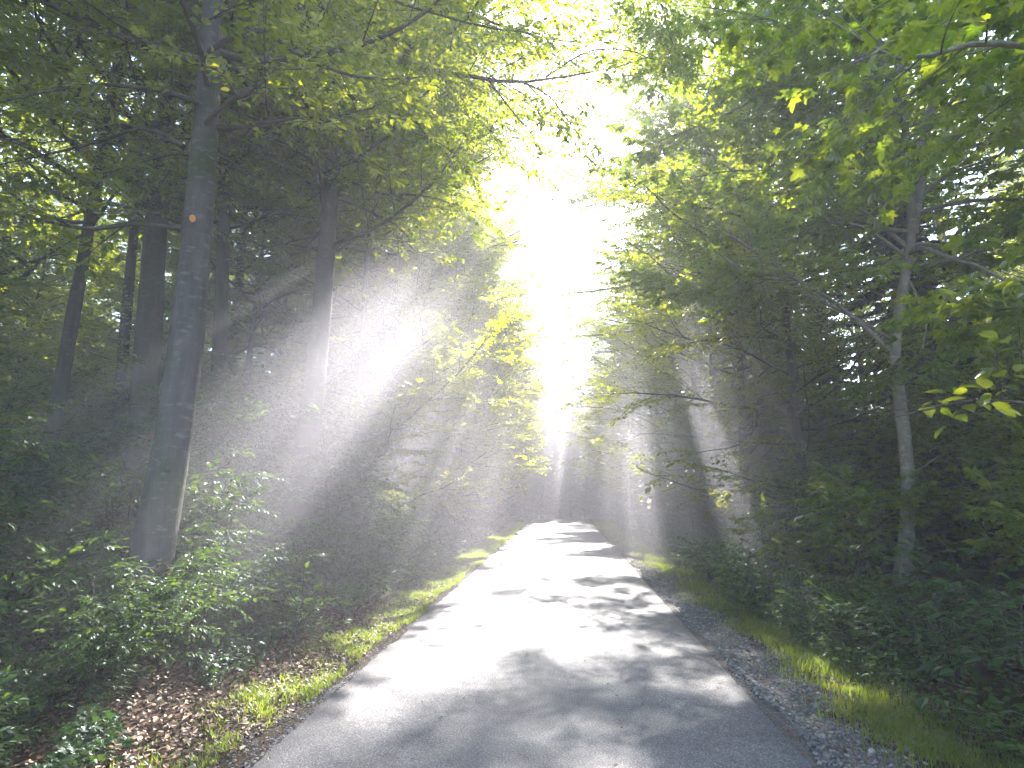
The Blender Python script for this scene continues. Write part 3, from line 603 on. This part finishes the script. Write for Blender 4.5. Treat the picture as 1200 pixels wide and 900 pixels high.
sap = [build_shrub(600, 1.7, 1.0, 30, .072, 'oval', 'shrub'), build_shrub(601, 2.3, 1.2, 42, .075, 'oval', 'shrub'), build_shrub(602, 1.2, .8, 24, .068, 'oval', 'shrub')]
map_ = [build_shrub(610, 1.7, .85, 20, .115, 'maple', 'maple', m=5, br_gap=.24, twig_gap=.15, stems=2), build_shrub(611, 2.6, 1.2, 30, .12, 'maple', 'maple', m=5, br_gap=.24, twig_gap=.15, stems=2)]
brm = [build_shrub(620, .62, .62, 18, .085, 'oval', 'ivy', m=5, stems=5, el=.25, br_gap=.2, twig_gap=.16), build_shrub(621, .5, .5, 15, .075, 'oval', 'ivy', m=5, stems=5, el=.3, br_gap=.2, twig_gap=.16)]
herb = [build_shrub(630 + k, h, r_, 12, l_, 'oval', 'shrub', m=5, stems=4, el=.45, tw_len=.16, br_gap=.16, twig_gap=.12) for k, (h, r_, l_) in enumerate(((.38, .28, .062), (.28, .24, .055), (.5, .32, .07)))]
def shrub(p, name, x, y, label, cat_='shrub', group=None, sc=1.0, rz=None):
    return put(p, name, onground(x, y), rng.uniform(0, 6.28) if rz is None else rz, sc, label, cat_, group, SP)
shrub(sap[0], 'beech_sapling', -4.75, 4.55, 'dark layered sapling beside the tagged beech, on its side away from the road', 'sapling', sc=1.0)
shrub(sap[1], 'beech_sapling', -5.9, 5.3, 'taller shaded sapling behind the dark layered sapling', 'sapling')
shrub(sap[2], 'beech_sapling', -3.85, 5.6, 'sapling hugging the foot of the tagged beech on its road side', 'sapling', sc=.9)
shrub(sap[0], 'beech_sapling', -4.05, 7.3, 'sapling with glinting leaves between the tagged beech and the pale beech', 'sapling', sc=1.05)
shrub(sap[1], 'beech_sapling', -5.4, 8.3, 'tall sapling further in between the two beeches', 'sapling', sc=1.1)
shrub(sap[0], 'beech_sapling', -4.85, 6.55, 'dim sapling crowded right behind the foot of the tagged beech', 'sapling', sc=1.0)
shrub(sap[2], 'beech_sapling', -3.55, 4.75, 'low shaded sapling before the foot of the tagged beech, over the ground ivy', 'sapling', sc=.75)
shrub(sap[1], 'beech_sapling', -4.75, 3.55, 'large dim sapling at the lower corner, in front of the dark layered sapling', 'sapling', sc=.8)
shrub(sap[2], 'beech_sapling', -4.1, 9.3, 'low sapling at the foot of the pale beech', 'sapling', sc=1.0)
shrub(sap[1], 'beech_sapling', -4.3, 11.4, 'bushy sapling past the pale beech, catching light on its top leaves', 'sapling', sc=1.25)
shrub(herb[2], 'leafy_plant', *gpt(228, 770)[:2], 'bright green low plant in a sun patch near the tagged beech', 'plant', sc=.95)
shrub(herb[0], 'leafy_plant', *gpt(345, 752)[:2], 'lone pale plant standing in the dry leaves before the pale beech', 'plant', sc=1.15)
shrub(map_[0], 'maple_sapling', bF[0] - .62, bF[1] - .25, 'sunlit maple sapling leaning out beside the foot of the forked maple', 'sapling', sc=1.1)
shrub(map_[1], 'maple_sapling', 6.9, 8.4, 'tall dark maple sapling in the deep shade behind the forked maple', 'sapling', sc=1.15)
shrub(map_[1], 'maple_sapling', 5.3, 5.6, 'maple sapling in deep shade between the brambles and the forked maple', 'sapling', sc=.95)
shrub(map_[0], 'maple_sapling', 3.6, 10.2, 'small maple sapling just past the forked maple at the edge of the herbs', 'sapling', sc=.85)
shrub(brm[0], 'bramble_bush', 3.05, 4.25, 'bramble with glossy leaves beside the gravel, at the lower corner', 'bramble', sc=1.1)
shrub(brm[1], 'bramble_bush', 3.75, 4.7, 'bramble in the shade behind the glossy gravel-side bramble', 'bramble', sc=1.25)
shrub(brm[1], 'bramble_bush', 3.35, 5.6, 'low bramble along the grass strip, just past the glossy bramble', 'bramble', sc=1.0)
shrub(brm[0], 'bramble_bush', 4.1, 6.3, 'bramble spreading in the shade before the foot of the forked maple', 'bramble', sc=1.2)
# beech bough reaching in at the picture's edge: a sapling rooted beside the gravel
bH = np.array(onground(3.7, 2.7)); rH = np.random.default_rng(77); trH, brH, twH = Acc(), Acc(), []
tube(trH, smoothline(np.array([[0, 0, 0], [.05, .05, 1.0], [.0, .1, 1.9], [-.05, .1, 2.7]]), 14), np.linspace(.026, .006, 14), 8)
for P in ([[.0, .08, 1.75], at(1255, 480, 2.9) - bH, at(1190, 470, 2.9) - bH, at(1130, 470, 2.9) - bH, at(1098, 478, 2.9) - bH], [[0, .1, 1.6], [-.2, .5, 1.7], [-.3, .9, 1.65]], [[-.03, .1, 2.2], [.3, .4, 2.4], [.5, .6, 2.45]], [[-.03, .1, 1.2], [.25, -.3, 1.35], [.5, -.5, 1.35]]):
    grow_limb(rH, None, 0, 0, 1, .008, brH, twH, pts=np.array(P), br_gap=.16, br_len=.24, twig_gap=.11, tw_len=.22, start=.35)
lfH = twig_leaves(rH, *(np.concatenate([t[j] for t in twH]) for j in range(4)), 4, .082, 'oval', tilt=.25)
put(dict(trunk=trH.mesh('stem', M['twig']), branch=brH.mesh('branchwork', M['twig']), leaf=lfH, mat=M['beech'], r0=.02), 'beech_sapling', bH.tolist(), label='young beech beside the gravel holding out a bright sunlit leafy twig', cat_='sapling', parts=SP)
# rows of shrubs along the two edges
for k, y in enumerate(np.arange(13.2, 62, 2.1)):
    s = (.75 + .25 * rng.random()) * (1 if y < 30 else 1.25)
    shrub(sap[k % 3], 'roadside_shrub', -3.75 + rng.uniform(-.45, .35), y + rng.uniform(-.5, .5), 'leafy shrub in the row along the back of the grassy verge', group='shrubs along the grassy verge', sc=s)
for k, y in enumerate(np.arange(11.5, 62, 2.3)):
    s = (.65 + .3 * rng.random()) * (1 if y < 30 else 1.2)
    shrub(sap[(k + 1) % 3], 'roadside_shrub', 3.95 + rng.uniform(-.3, .5), y + rng.uniform(-.5, .5), 'leafy shrub in the row along the back of the gravel-side herbs', group='shrubs along the gravel shoulder', sc=s)
for sgn, side, x0 in ((-1, 'grassy verge', 5.4), (1, 'gravel shoulder', 5.4)):
    for k in range(52):
        x, y = x0 + 9.5 * rng.random() ** 1.3, rng.uniform(3.0, 34)
        if (sgn < 0 and -x > bC[0] - .5 and abs(y - bC[1]) < .9) or (sgn > 0 and x < .62 * y + .4 and y < 12 and x / max(y, 1) > .40): continue
        shrub(sap[k % 3] if (sgn < 0 or k % 3) else map_[k % 2], 'undergrowth_shrub', sgn * x, y, f'shrub in the dim undergrowth of the wood behind the {side}', group=f'undergrowth behind the {side}', sc=rng.uniform(.9, 1.5))
for k in range(75):
    y = 6.2 + 30 * rng.random() ** 1.5; x = rng.uniform(2.75, 3.75) + (.1 if y > 12 else 0)
    shrub(herb[k % 3], 'leafy_herb', x, y, 'low leafy herb in the green band beside the gravel shoulder', 'herb', 'herbs beside the gravel shoulder', sc=rng.uniform(.7, 1.25))
for k in range(70):
    y = 9.5 + 34 * rng.random() ** 1.3; x = -rng.uniform(2.75, 3.7)
    shrub(herb[k % 3], 'leafy_herb', x, y, 'low leafy herb between the grassy verge and its shrubs', 'herb', 'herbs beside the grassy verge', sc=rng.uniform(.7, 1.3))
for k in range(34):
    y = rng.uniform(2.6, 7.5); x = -rng.uniform(3.0 + .05 * y, 5.6)
    shrub(brm[k % 2] if k % 3 else herb[k % 3], 'leafy_herb', x, y, 'low dark herb on the shaded floor below the tagged beech', 'herb', 'dark herbs below the tagged beech', sc=rng.uniform(.55, .95))

for k, x in enumerate((-2.6, -1.5, -.5, .6, 1.5, 2.5, -.1, 1.0, -1.0, .2, 1.9, -2.0)):
    shrub(sap[k % 3], 'undergrowth_shrub', x, 42.5 + (k % 3) * .8 + (2.0 if k > 5 else 0), 'hazy shrub closing the far end of the road under the conifers', group='shrubs at the far end of the road', sc=1.5)

# ------------------------------------------------------------------ ground cover that nobody could count
rg = np.random.default_rng(5)
def flatleaves(name, n, fx, mat, Lr, kind='oval', zr=(.004, .03), tilt=.5, rb=None):
    x, y = fx(n); n = len(x); a = rg.uniform(0, 6.283, n)
    D = np.stack([np.cos(a), np.sin(a), rg.normal(0, .25, n)], -1); U = np.array([0, 0, 1.0]) + rg.normal(0, tilt, (n, 3)); U[:, 2] = np.abs(U[:, 2])
    P = np.stack([x, y, gz(x, y) + rg.uniform(*zr, n)], -1)
    lf = dict(P=P, D=D, U=U, L=rg.uniform(*Lr, n), r=rg.random(n) if rb is None else rb(n), kind=kind)
    return tag(link(name, leaf_mesh(name, lf, mat)), kind='stuff')
def clumpy(x, y, s=1.0): return np.sin(x * 3.1 * s + 1.1 * np.sin(y * 1.7 * s)) + np.sin(y * 2.3 * s + 1.3 * np.sin(x * 2.1 * s) + 1) + .7 * np.sin(x * 7.7 * s + y * 6.1 * s)
def f_litter(n):
    y = 1.8 + 13 * rg.random(n) ** 1.6; x = -1.85 - np.abs(rg.normal(0, 1.15, n)) - .15 * rg.random(n)
    k = rg.random(n) < np.clip((-x - 1.7) * 1.6, .12, 1); return x[k], y[k]
flatleaves('leaf_litter', 21000, f_litter, M['litter'], (.025, .062), zr=(.0, .022), tilt=.55)
def f_litter2(n):
    y = rg.uniform(2, 40, n); s = rg.choice([-1., 1.], n); x = s * (3.2 + 12 * rg.random(n) ** 1.5); return x, y
flatleaves('forest_floor_leaves', 16000, f_litter2, M['litter'], (.05, .10), zr=(.0, .03), tilt=.5)
def f_litter3(n):
    y = 2.2 + 10 * rg.random(n) ** 1.4; x = 1.75 + rg.random(n) * 1.5; return x, y
flatleaves('scattered_litter', 900, f_litter3, M['litter'], (.02, .05), zr=(.01, .03), tilt=.4)
def f_bits(n): return rg.uniform(-1.7, 1.65, n), 1.9 + 12 * rg.random(n) ** 1.5
flatleaves('fallen_leaf_bits', 150, f_bits, M['litter'], (.010, .03), zr=(.014, .02), tilt=.2)
def f_ivy(n):
    y = 1.9 + 6.0 * rg.random(n) ** 1.2; x = -2.5 - .12 * (y - 2) - np.abs(rg.normal(0, 1.2, n)) + rg.normal(0, .12, n); k = (clumpy(x, y, .8) > -.55); return x[k], y[k]
flatleaves('ground_ivy', 26000, f_ivy, M['ivy'], (.03, .062), 'maple', (.02, .20), .5)
def f_green(n):
    y = 2.6 + 30 * rg.random(n) ** 1.7; x = 2.62 + .02 * y * 0 + np.abs(rg.normal(0, .75, n)); k = (clumpy(x, y, .9) > -.7); return x[k], y[k]
flatleaves('ground_herbage', 17000, f_green, M['shrub'], (.03, .07), 'oval', (.02, .24), .5)
def f_green2(n):
    y = 7.5 + 34 * rg.random(n) ** 1.5; x = -2.75 - np.abs(rg.normal(0, .6, n)); k = (clumpy(x, y, .9) > -.8); return x[k], y[k]
flatleaves('ground_weeds', 17000, f_green2, M['shrub'], (.03, .075), 'oval', (.02, .30), .5)
def grass(name, x, y, hr, wr):
    n = len(x); a = rg.uniform(0, 6.283, n); h = rg.uniform(*hr, n) * (1 + .35 * clumpy(x, y, 2.2) / 2.5); w = rg.uniform(*wr, n); ln = h * rg.uniform(.15, .85, n)
    d = np.stack([np.cos(a), np.sin(a), 0 * a], -1); s = np.stack([-np.sin(a), np.cos(a), 0 * a], -1); up = np.array([0, 0, 1.0])
    P = np.stack([x, y, gz(x, y) - .008], -1)
    m1 = P + d * (ln * .3)[:, None] + up * (h * .58)[:, None]; t = P + d * ln[:, None] + up * (h * .95)[:, None]
    V = np.stack([P - s * w[:, None], P + s * w[:, None], m1 - s * (w * .75)[:, None], m1 + s * (w * .75)[:, None], t], 1).reshape(-1, 3)
    i = np.arange(n)[:, None] * 5; A = Acc(); r = np.clip(rg.normal(.5, .25, n), 0, 1)
    A.add(V, i + np.array([0, 1, 3, 2]), r); A.f.append(i + np.array([2, 3, 4])); A.a.append(r.astype(np.float32))
    return tag(link(name, A.mesh(name, M['grass'], smooth=False)), kind='stuff')
def g_left(n):
    y = 2.0 + 46 * rg.random(n) ** 1.9; wdt = .55 + .35 * np.clip((y - 4) / 6, 0, 1)
    x = RL - .05 - .16 * np.clip(1 - (y - 3) / 5, 0, 1) - wdt * (1 + .5 * np.clip(1 - (y - 3) / 5, 0, 1)) * rg.beta(1.2, 1.5, n) - .06 * np.sin(y * 2.1)
    c = clumpy(x, y, 1.7) + .8 * np.sin(x * 19 + y * 13) * np.sin(y * 17 - x * 11); k = rg.random(n) < 1 / (1 + np.exp(-(c - (1.9 - .27 * np.clip(y, 0, 12))) * 2.2)); return x[k], y[k]
x, y = g_left(120000); grass('verge_grass', x, y, (.025, .07), (.0022, .0048))
def g_right(n):
    y = 2.4 + 42 * rg.random(n) ** 1.9; c = 2.48 - .25 * np.clip((y - 9) / 12, 0, 1)
    c = c + .07 * np.sin(y * 1.1) + .05 * np.sin(y * 2.9 + 1); x = c + .19 * rg.normal(0, 1, n) * (1 + .4 * np.clip((y - 9) / 10, 0, 1)); k = rg.random(n) < 1 / (1 + np.exp(-(clumpy(x, y, 1.7) + .4) * 1.8)); return x[k], y[k]
x, y = g_right(80000); grass('shoulder_grass', x, y, (.03, .115), (.0022, .0046))
# gravel
def rocks(name, x, y, sr, mat, kind='stuff'):
    n = len(x); t = (1 + 5 ** .5) / 2
    iv = norm(np.array([[-1, t, 0], [1, t, 0], [-1, -t, 0], [1, -t, 0], [0, -1, t], [0, 1, t], [0, -1, -t], [0, 1, -t], [t, 0, -1], [t, 0, 1], [-t, 0, -1], [-t, 0, 1]], float))
    fc = np.array([[0, 11, 5], [0, 5, 1], [0, 1, 7], [0, 7, 10], [0, 10, 11], [1, 5, 9], [5, 11, 4], [11, 10, 2], [10, 7, 6], [7, 1, 8], [3, 9, 4], [3, 4, 2], [3, 2, 6], [3, 6, 8], [3, 8, 9], [4, 9, 5], [2, 4, 11], [6, 2, 10], [8, 6, 7], [9, 8, 1]])
    s = sr[0] * np.exp(rg.random(n) ** 2.2 * math.log(sr[1] / sr[0])); sc = s[:, None] * rg.uniform(.6, 1.2, (n, 3)); sc[:, 2] *= .65
    V = iv[None] * (1 + rg.normal(0, .16, (n, 12, 1))) * sc[:, None]; a = rg.uniform(0, 6.283, n); c, q = np.cos(a)[:, None], np.sin(a)[:, None]
    V = np.stack([V[..., 0] * c - V[..., 1] * q, V[..., 0] * q + V[..., 1] * c, V[..., 2]], -1) + np.stack([x, y, np.where((x > RL) & (x < RR), drop(y) + .004, gz(x, y)) + .008 + s * .15], -1)[:, None]
    A = Acc(); A.add(V.reshape(-1, 3), (fc[None] + (np.arange(n) * 12)[:, None, None]).reshape(-1, 3), np.repeat(np.clip(rg.normal(.42, .24, n), 0, 1), 20))
    return A.mesh(name, mat, smooth=False)
n = 21000; y = 1.8 + 20 * rg.random(n) ** 2.0; x = RR - .07 + .68 * rg.beta(.9, 1.3, n) + .05 * np.sin(y * 3)
tag(link('gravel', rocks('gravel', x, y, (.005, .021), M['stone'])), kind='stuff')
n = 6500; y = 1.8 + 11 * rg.random(n) ** 1.7; x = RL + .03 - .5 * rg.random(n) ** 1.5
tag(link('verge_gravel', rocks('verge_gravel', x, y, (.004, .013), M['stone'])), kind='stuff')
for k, (px, py, s, lab) in enumerate(((1022, 884, .030, 'pale fist-sized stone lying in the gravel close to the asphalt edge'), (964, 866, .026, 'grey flat stone on the gravel right at the asphalt edge'), (905, 815, .02, 'small brown stone at the edge of the asphalt, half way along the gravel'),
                                (1068, 872, .024, 'grey stone in the gravel beside the grass, close to the glossy bramble'), (988, 838, .018, 'dark pebble in the middle of the gravel, past the pale stone'))):
    g = gpt(px, py); me = rocks('stone', np.zeros(1), np.zeros(1), (s, s * 1.01), M['stone'])
    o = link('stone', me, loc=(g[0], g[1], float(gz(g[0], g[1]) - gz(0, 0)) + .004)); tag(o, lab, 'stone', 'loose stones on the gravel')
    me.attributes['rnd'].data.foreach_set('value', np.full(len(me.polygons), (.95, .8, .55, .75, .3)[k], np.float32))

# ------------------------------------------------------------------ gaps in the crowns
def open_sky(Pw, m=0.0):                # the strip above the road where no tree reaches
    n = .40 * np.sin(Pw[:, 1] * .55 + Pw[:, 2] * .8) + .28 * np.sin(Pw[:, 1] * 1.3 - Pw[:, 2] * 1.7 + 2) + .15 * np.sin(Pw[:, 2] * 4.1 + Pw[:, 1] * 2.3)
    n2 = .40 * np.sin(Pw[:, 1] * .5 - Pw[:, 2] * .9 + 1) + .28 * np.sin(Pw[:, 1] * 1.1 + Pw[:, 2] * 1.9) + .15 * np.sin(Pw[:, 2] * 3.7 - Pw[:, 1] * 2.9)
    far = np.clip((Pw[:, 1] - 12) / 3, 0, 1); hi = np.maximum(Pw[:, 2] - 10, 0)
    return (Pw[:, 0] > -.98 + m + n - .04 * hi + (1 - far) * 9) & (Pw[:, 0] < .48 - m + n2 + .0 * hi - (1 - far) * 9) & (Pw[:, 1] < 44) & (Pw[:, 2] < 2.2 + .5 * Pw[:, 1] + 1.2 * n)
def over_road(Pw, m=0.0): return (Pw[:, 2] < 2.6) & (np.abs(Pw[:, 0] + .05) < 1.95 - m) & (Pw[:, 1] > -2) & (Pw[:, 1] < 41)
def in_gap(Pw, tubes, grow=1.0, thin=None):
    hit_ = np.zeros(len(Pw), bool)
    for p, rad, t0 in tubes:
        v = Pw - p; t = v @ SUN; b_ = v - t[:, None] * SUN; d = np.linalg.norm(b_, axis=1)
        i = np.nonzero((d < rad * 1.15) & (t > t0))[0]
        if len(i):
            an = np.arctan2(b_[i, 0], b_[i, 2]); hit_[i] |= d[i] < grow * rad * (.88 + .14 * np.sin(3 * an + 9 * rad) + .12 * np.sin(5 * an + p[0] * 7))
    return hit_
ncarve = 0
for t in TREES:
    p = t['p']; Pw = crown_world(p['leaf']['P'], t)
    ctr = (Pw.max(0) + Pw.min(0)) / 2; rr = np.linalg.norm(Pw.max(0) - Pw.min(0)) / 2; tubes = []
    for q in SHAFTS:
        v = ctr - q[0]; tt = v @ SUN
        if np.linalg.norm(v - tt * SUN) < rr + q[1] and tt > -rr: tubes.append(q)
    if p.get('hero'): tubes = [q for q in tubes if any(q is z for z in SHAFTS[:NMAIN])]
    k = (np.linalg.norm(Pw - CAM, axis=1) > 1.9) & ~open_sky(Pw) & ~over_road(Pw)
    if tubes: k &= ~(in_gap(Pw, tubes) & (np.random.default_rng(len(Pw)).random(len(Pw)) > .0))
    main = [q for q in tubes if any(q is z for z in SHAFTS[:NMAIN])]; cutlimb = np.zeros(0, int)
    if main and 'bacc' in p and not p['hero']:
        ba = p['bacc']
        cutlimb = np.array([i_ for V, i_ in zip(ba.v, ba.id) if len(V) == 60 and i_ >= 0 and in_gap(crown_world(V.astype(float), t), main, 1.0).any()], int)
        k &= ~np.isin(p['leaf']['g'], cutlimb)
    if not k.all():
        lf = {q: (v[k] if q != 'kind' else v) for q, v in p['leaf'].items()}
        t['crown'].data = leaf_mesh(t['crown'].name.split('.')[0], lf, p['mat']); ncarve += 1
        if 'bacc' in p:
            ba = p['bacc']; A = Acc(); o = 0; cut = False
            mids = np.array([V[len(V) // 2] for V in ba.v], float); gone = in_gap(crown_world(mids, t), tubes, 1.0) if tubes else np.zeros(len(mids), bool)
            cs = set(cutlimb.tolist())
            for V, F, a_, g_, i_ in zip(ba.v, ba.f, ba.a, gone, ba.id):
                Vw = crown_world(V.astype(float), t); bad = open_sky(Vw, .12) | over_road(Vw); kf = ~bad[F - o].any(1); o += len(V)
                if not kf.all(): kf &= np.arange(len(kf)) < (np.argmax(~kf) // (3 if len(V) == 15 else 5)) * (3 if len(V) == 15 else 5)
                if (g_ and len(V) == 15) or i_ in cs: cut = True; continue
                cut |= not kf.all()
                if kf.any(): A.add(V, F[kf] - (o - len(V)), a_[kf])
            if cut: t['branch'].data = A.mesh('branchwork', p['bmat'])
print('trees', len(TREES), 'carved', ncarve)
for me in list(bpy.data.meshes):
    if me.users == 0: bpy.data.meshes.remove(me)

# ------------------------------------------------------------------ air, light, sky
A = Acc(); x0, x1, y0, y1, z0, z1 = -125, 125, -45, 205, -16, 31
V = [(x, y, z) for z in (z0, z1) for y in (y0, y1) for x in (x0, x1)]
A.add(V, [[0, 2, 3, 1], [4, 5, 7, 6], [0, 1, 5, 4], [2, 6, 7, 3], [0, 4, 6, 2], [1, 3, 7, 5]])
m, nt, out = newmat('haze'); pv = N(nt, 'ShaderNodeVolumePrincipled')
pv.inputs['Color'].default_value = (.91, .885, .99, 1); pv.inputs['Density'].default_value = HAZE if 'HAZE' in globals() else .0047; pv.inputs['Anisotropy'].default_value = .25
nt.links.new(pv.outputs[0], out.inputs['Volume'])
tag(link('haze', A.mesh('haze', m, smooth=False)), kind='stuff')

def mist(c, r, dens):                   # a bank of mist lying between the trees, thinning to nothing at its rim
    A = Acc(); nu, nv = 32, 16; u = np.linspace(0, 2 * math.pi, nu, endpoint=False); v = np.linspace(0.02, math.pi - .02, nv)
    V = np.stack([np.sin(v)[:, None] * np.cos(u), np.sin(v)[:, None] * np.sin(u), np.cos(v)[:, None] + 0 * u], -1).reshape(-1, 3)
    i = np.arange(nv - 1)[:, None] * nu; j = np.arange(nu)[None]; j2 = (j + 1) % nu
    A.add(V, np.stack([i + j, i + nu + j, i + nu + j2, i + j2], -1).reshape(-1, 4)); A.add(V[:nu], np.arange(nu)[None]); A.add(V[-nu:], np.arange(nu)[::-1][None])
    m, nt, out = newmat('mist'); L = nt.links; pv = N(nt, 'ShaderNodeVolumePrincipled'); tc = N(nt, 'ShaderNodeTexCoord')
    ln = N(nt, 'ShaderNodeVectorMath', operation='LENGTH'); L.new(tc.outputs['Object'], ln.inputs[0])
    mr = N(nt, 'ShaderNodeMapRange', interpolation_type='SMOOTHSTEP'); L.new(ln.outputs['Value'], mr.inputs[0])
    mr.inputs['From Min'].default_value = 1.0; mr.inputs['From Max'].default_value = .15; mr.inputs['To Min'].default_value = 0.0; mr.inputs['To Max'].default_value = dens
    L.new(mr.outputs[0], pv.inputs['Density'])
    pv.inputs['Color'].default_value = (.91, .885, .99, 1); pv.inputs['Anisotropy'].default_value = .4
    L.new(pv.outputs[0], out.inputs['Volume']); o = link('mist', A.mesh('mist', m), loc=c); o.scale = r; return tag(o, kind='stuff')
mist((-4.5, 11.0, 2.2), (4.4, 9.5, 6.0), .054)
mist((3.7, 16.0, 1.6), (3.6, 9.0, 6.0), .056)
mist((0.3, 42.0, 1.5), (9.0, 11.0, 13.0), .048)

w = bpy.data.worlds.new('World'); S.world = w; w.use_nodes = True; nt = w.node_tree
sky = nt.nodes.new('ShaderNodeTexSky'); sky.sky_type = 'NISHITA'; sky.sun_disc = False; sky.sun_elevation = SUN_EL; sky.sun_rotation = SUN_AZ; sky.air_density = 1.0; sky.dust_density = .6; sky.ozone_density = 3.0
bg = nt.nodes['Background']; bg.inputs['Strength'].default_value = .15; nt.links.new(sky.outputs[0], bg.inputs[0])
ld = bpy.data.lights.new('sun', 'SUN'); ld.energy = 5.0; ld.angle = R(.8); ld.color = (1.0, .955, .89)
lo = bpy.data.objects.new('sun', ld); C.objects.link(lo); lo.rotation_euler = Vector((-SUN).tolist()).to_track_quat('-Z', 'Y').to_euler(); lo.location = (SUN * 60).tolist()

S.view_settings.view_transform = 'Standard'; S.view_settings.look = 'None'; S.view_settings.gamma = 1.0; S.view_settings.use_curve_mapping = False
S.view_settings.exposure = 2.95
cy = S.cycles; cy.use_denoising = True; cy.use_adaptive_sampling = True; cy.adaptive_threshold = .02
try: cy.denoiser = 'OPENIMAGEDENOISE'; cy.denoising_input_passes = 'RGB_ALBEDO_NORMAL'; cy.denoising_prefilter = 'ACCURATE'
except Exception as e: print('denoiser', e)
cy.max_bounces = 8; cy.diffuse_bounces = 5; cy.glossy_bounces = 2; cy.transmission_bounces = 4; cy.volume_bounces = 1; cy.transparent_max_bounces = 4
cy.sample_clamp_indirect = 4.0; cy.caustics_reflective = False; cy.caustics_refractive = False
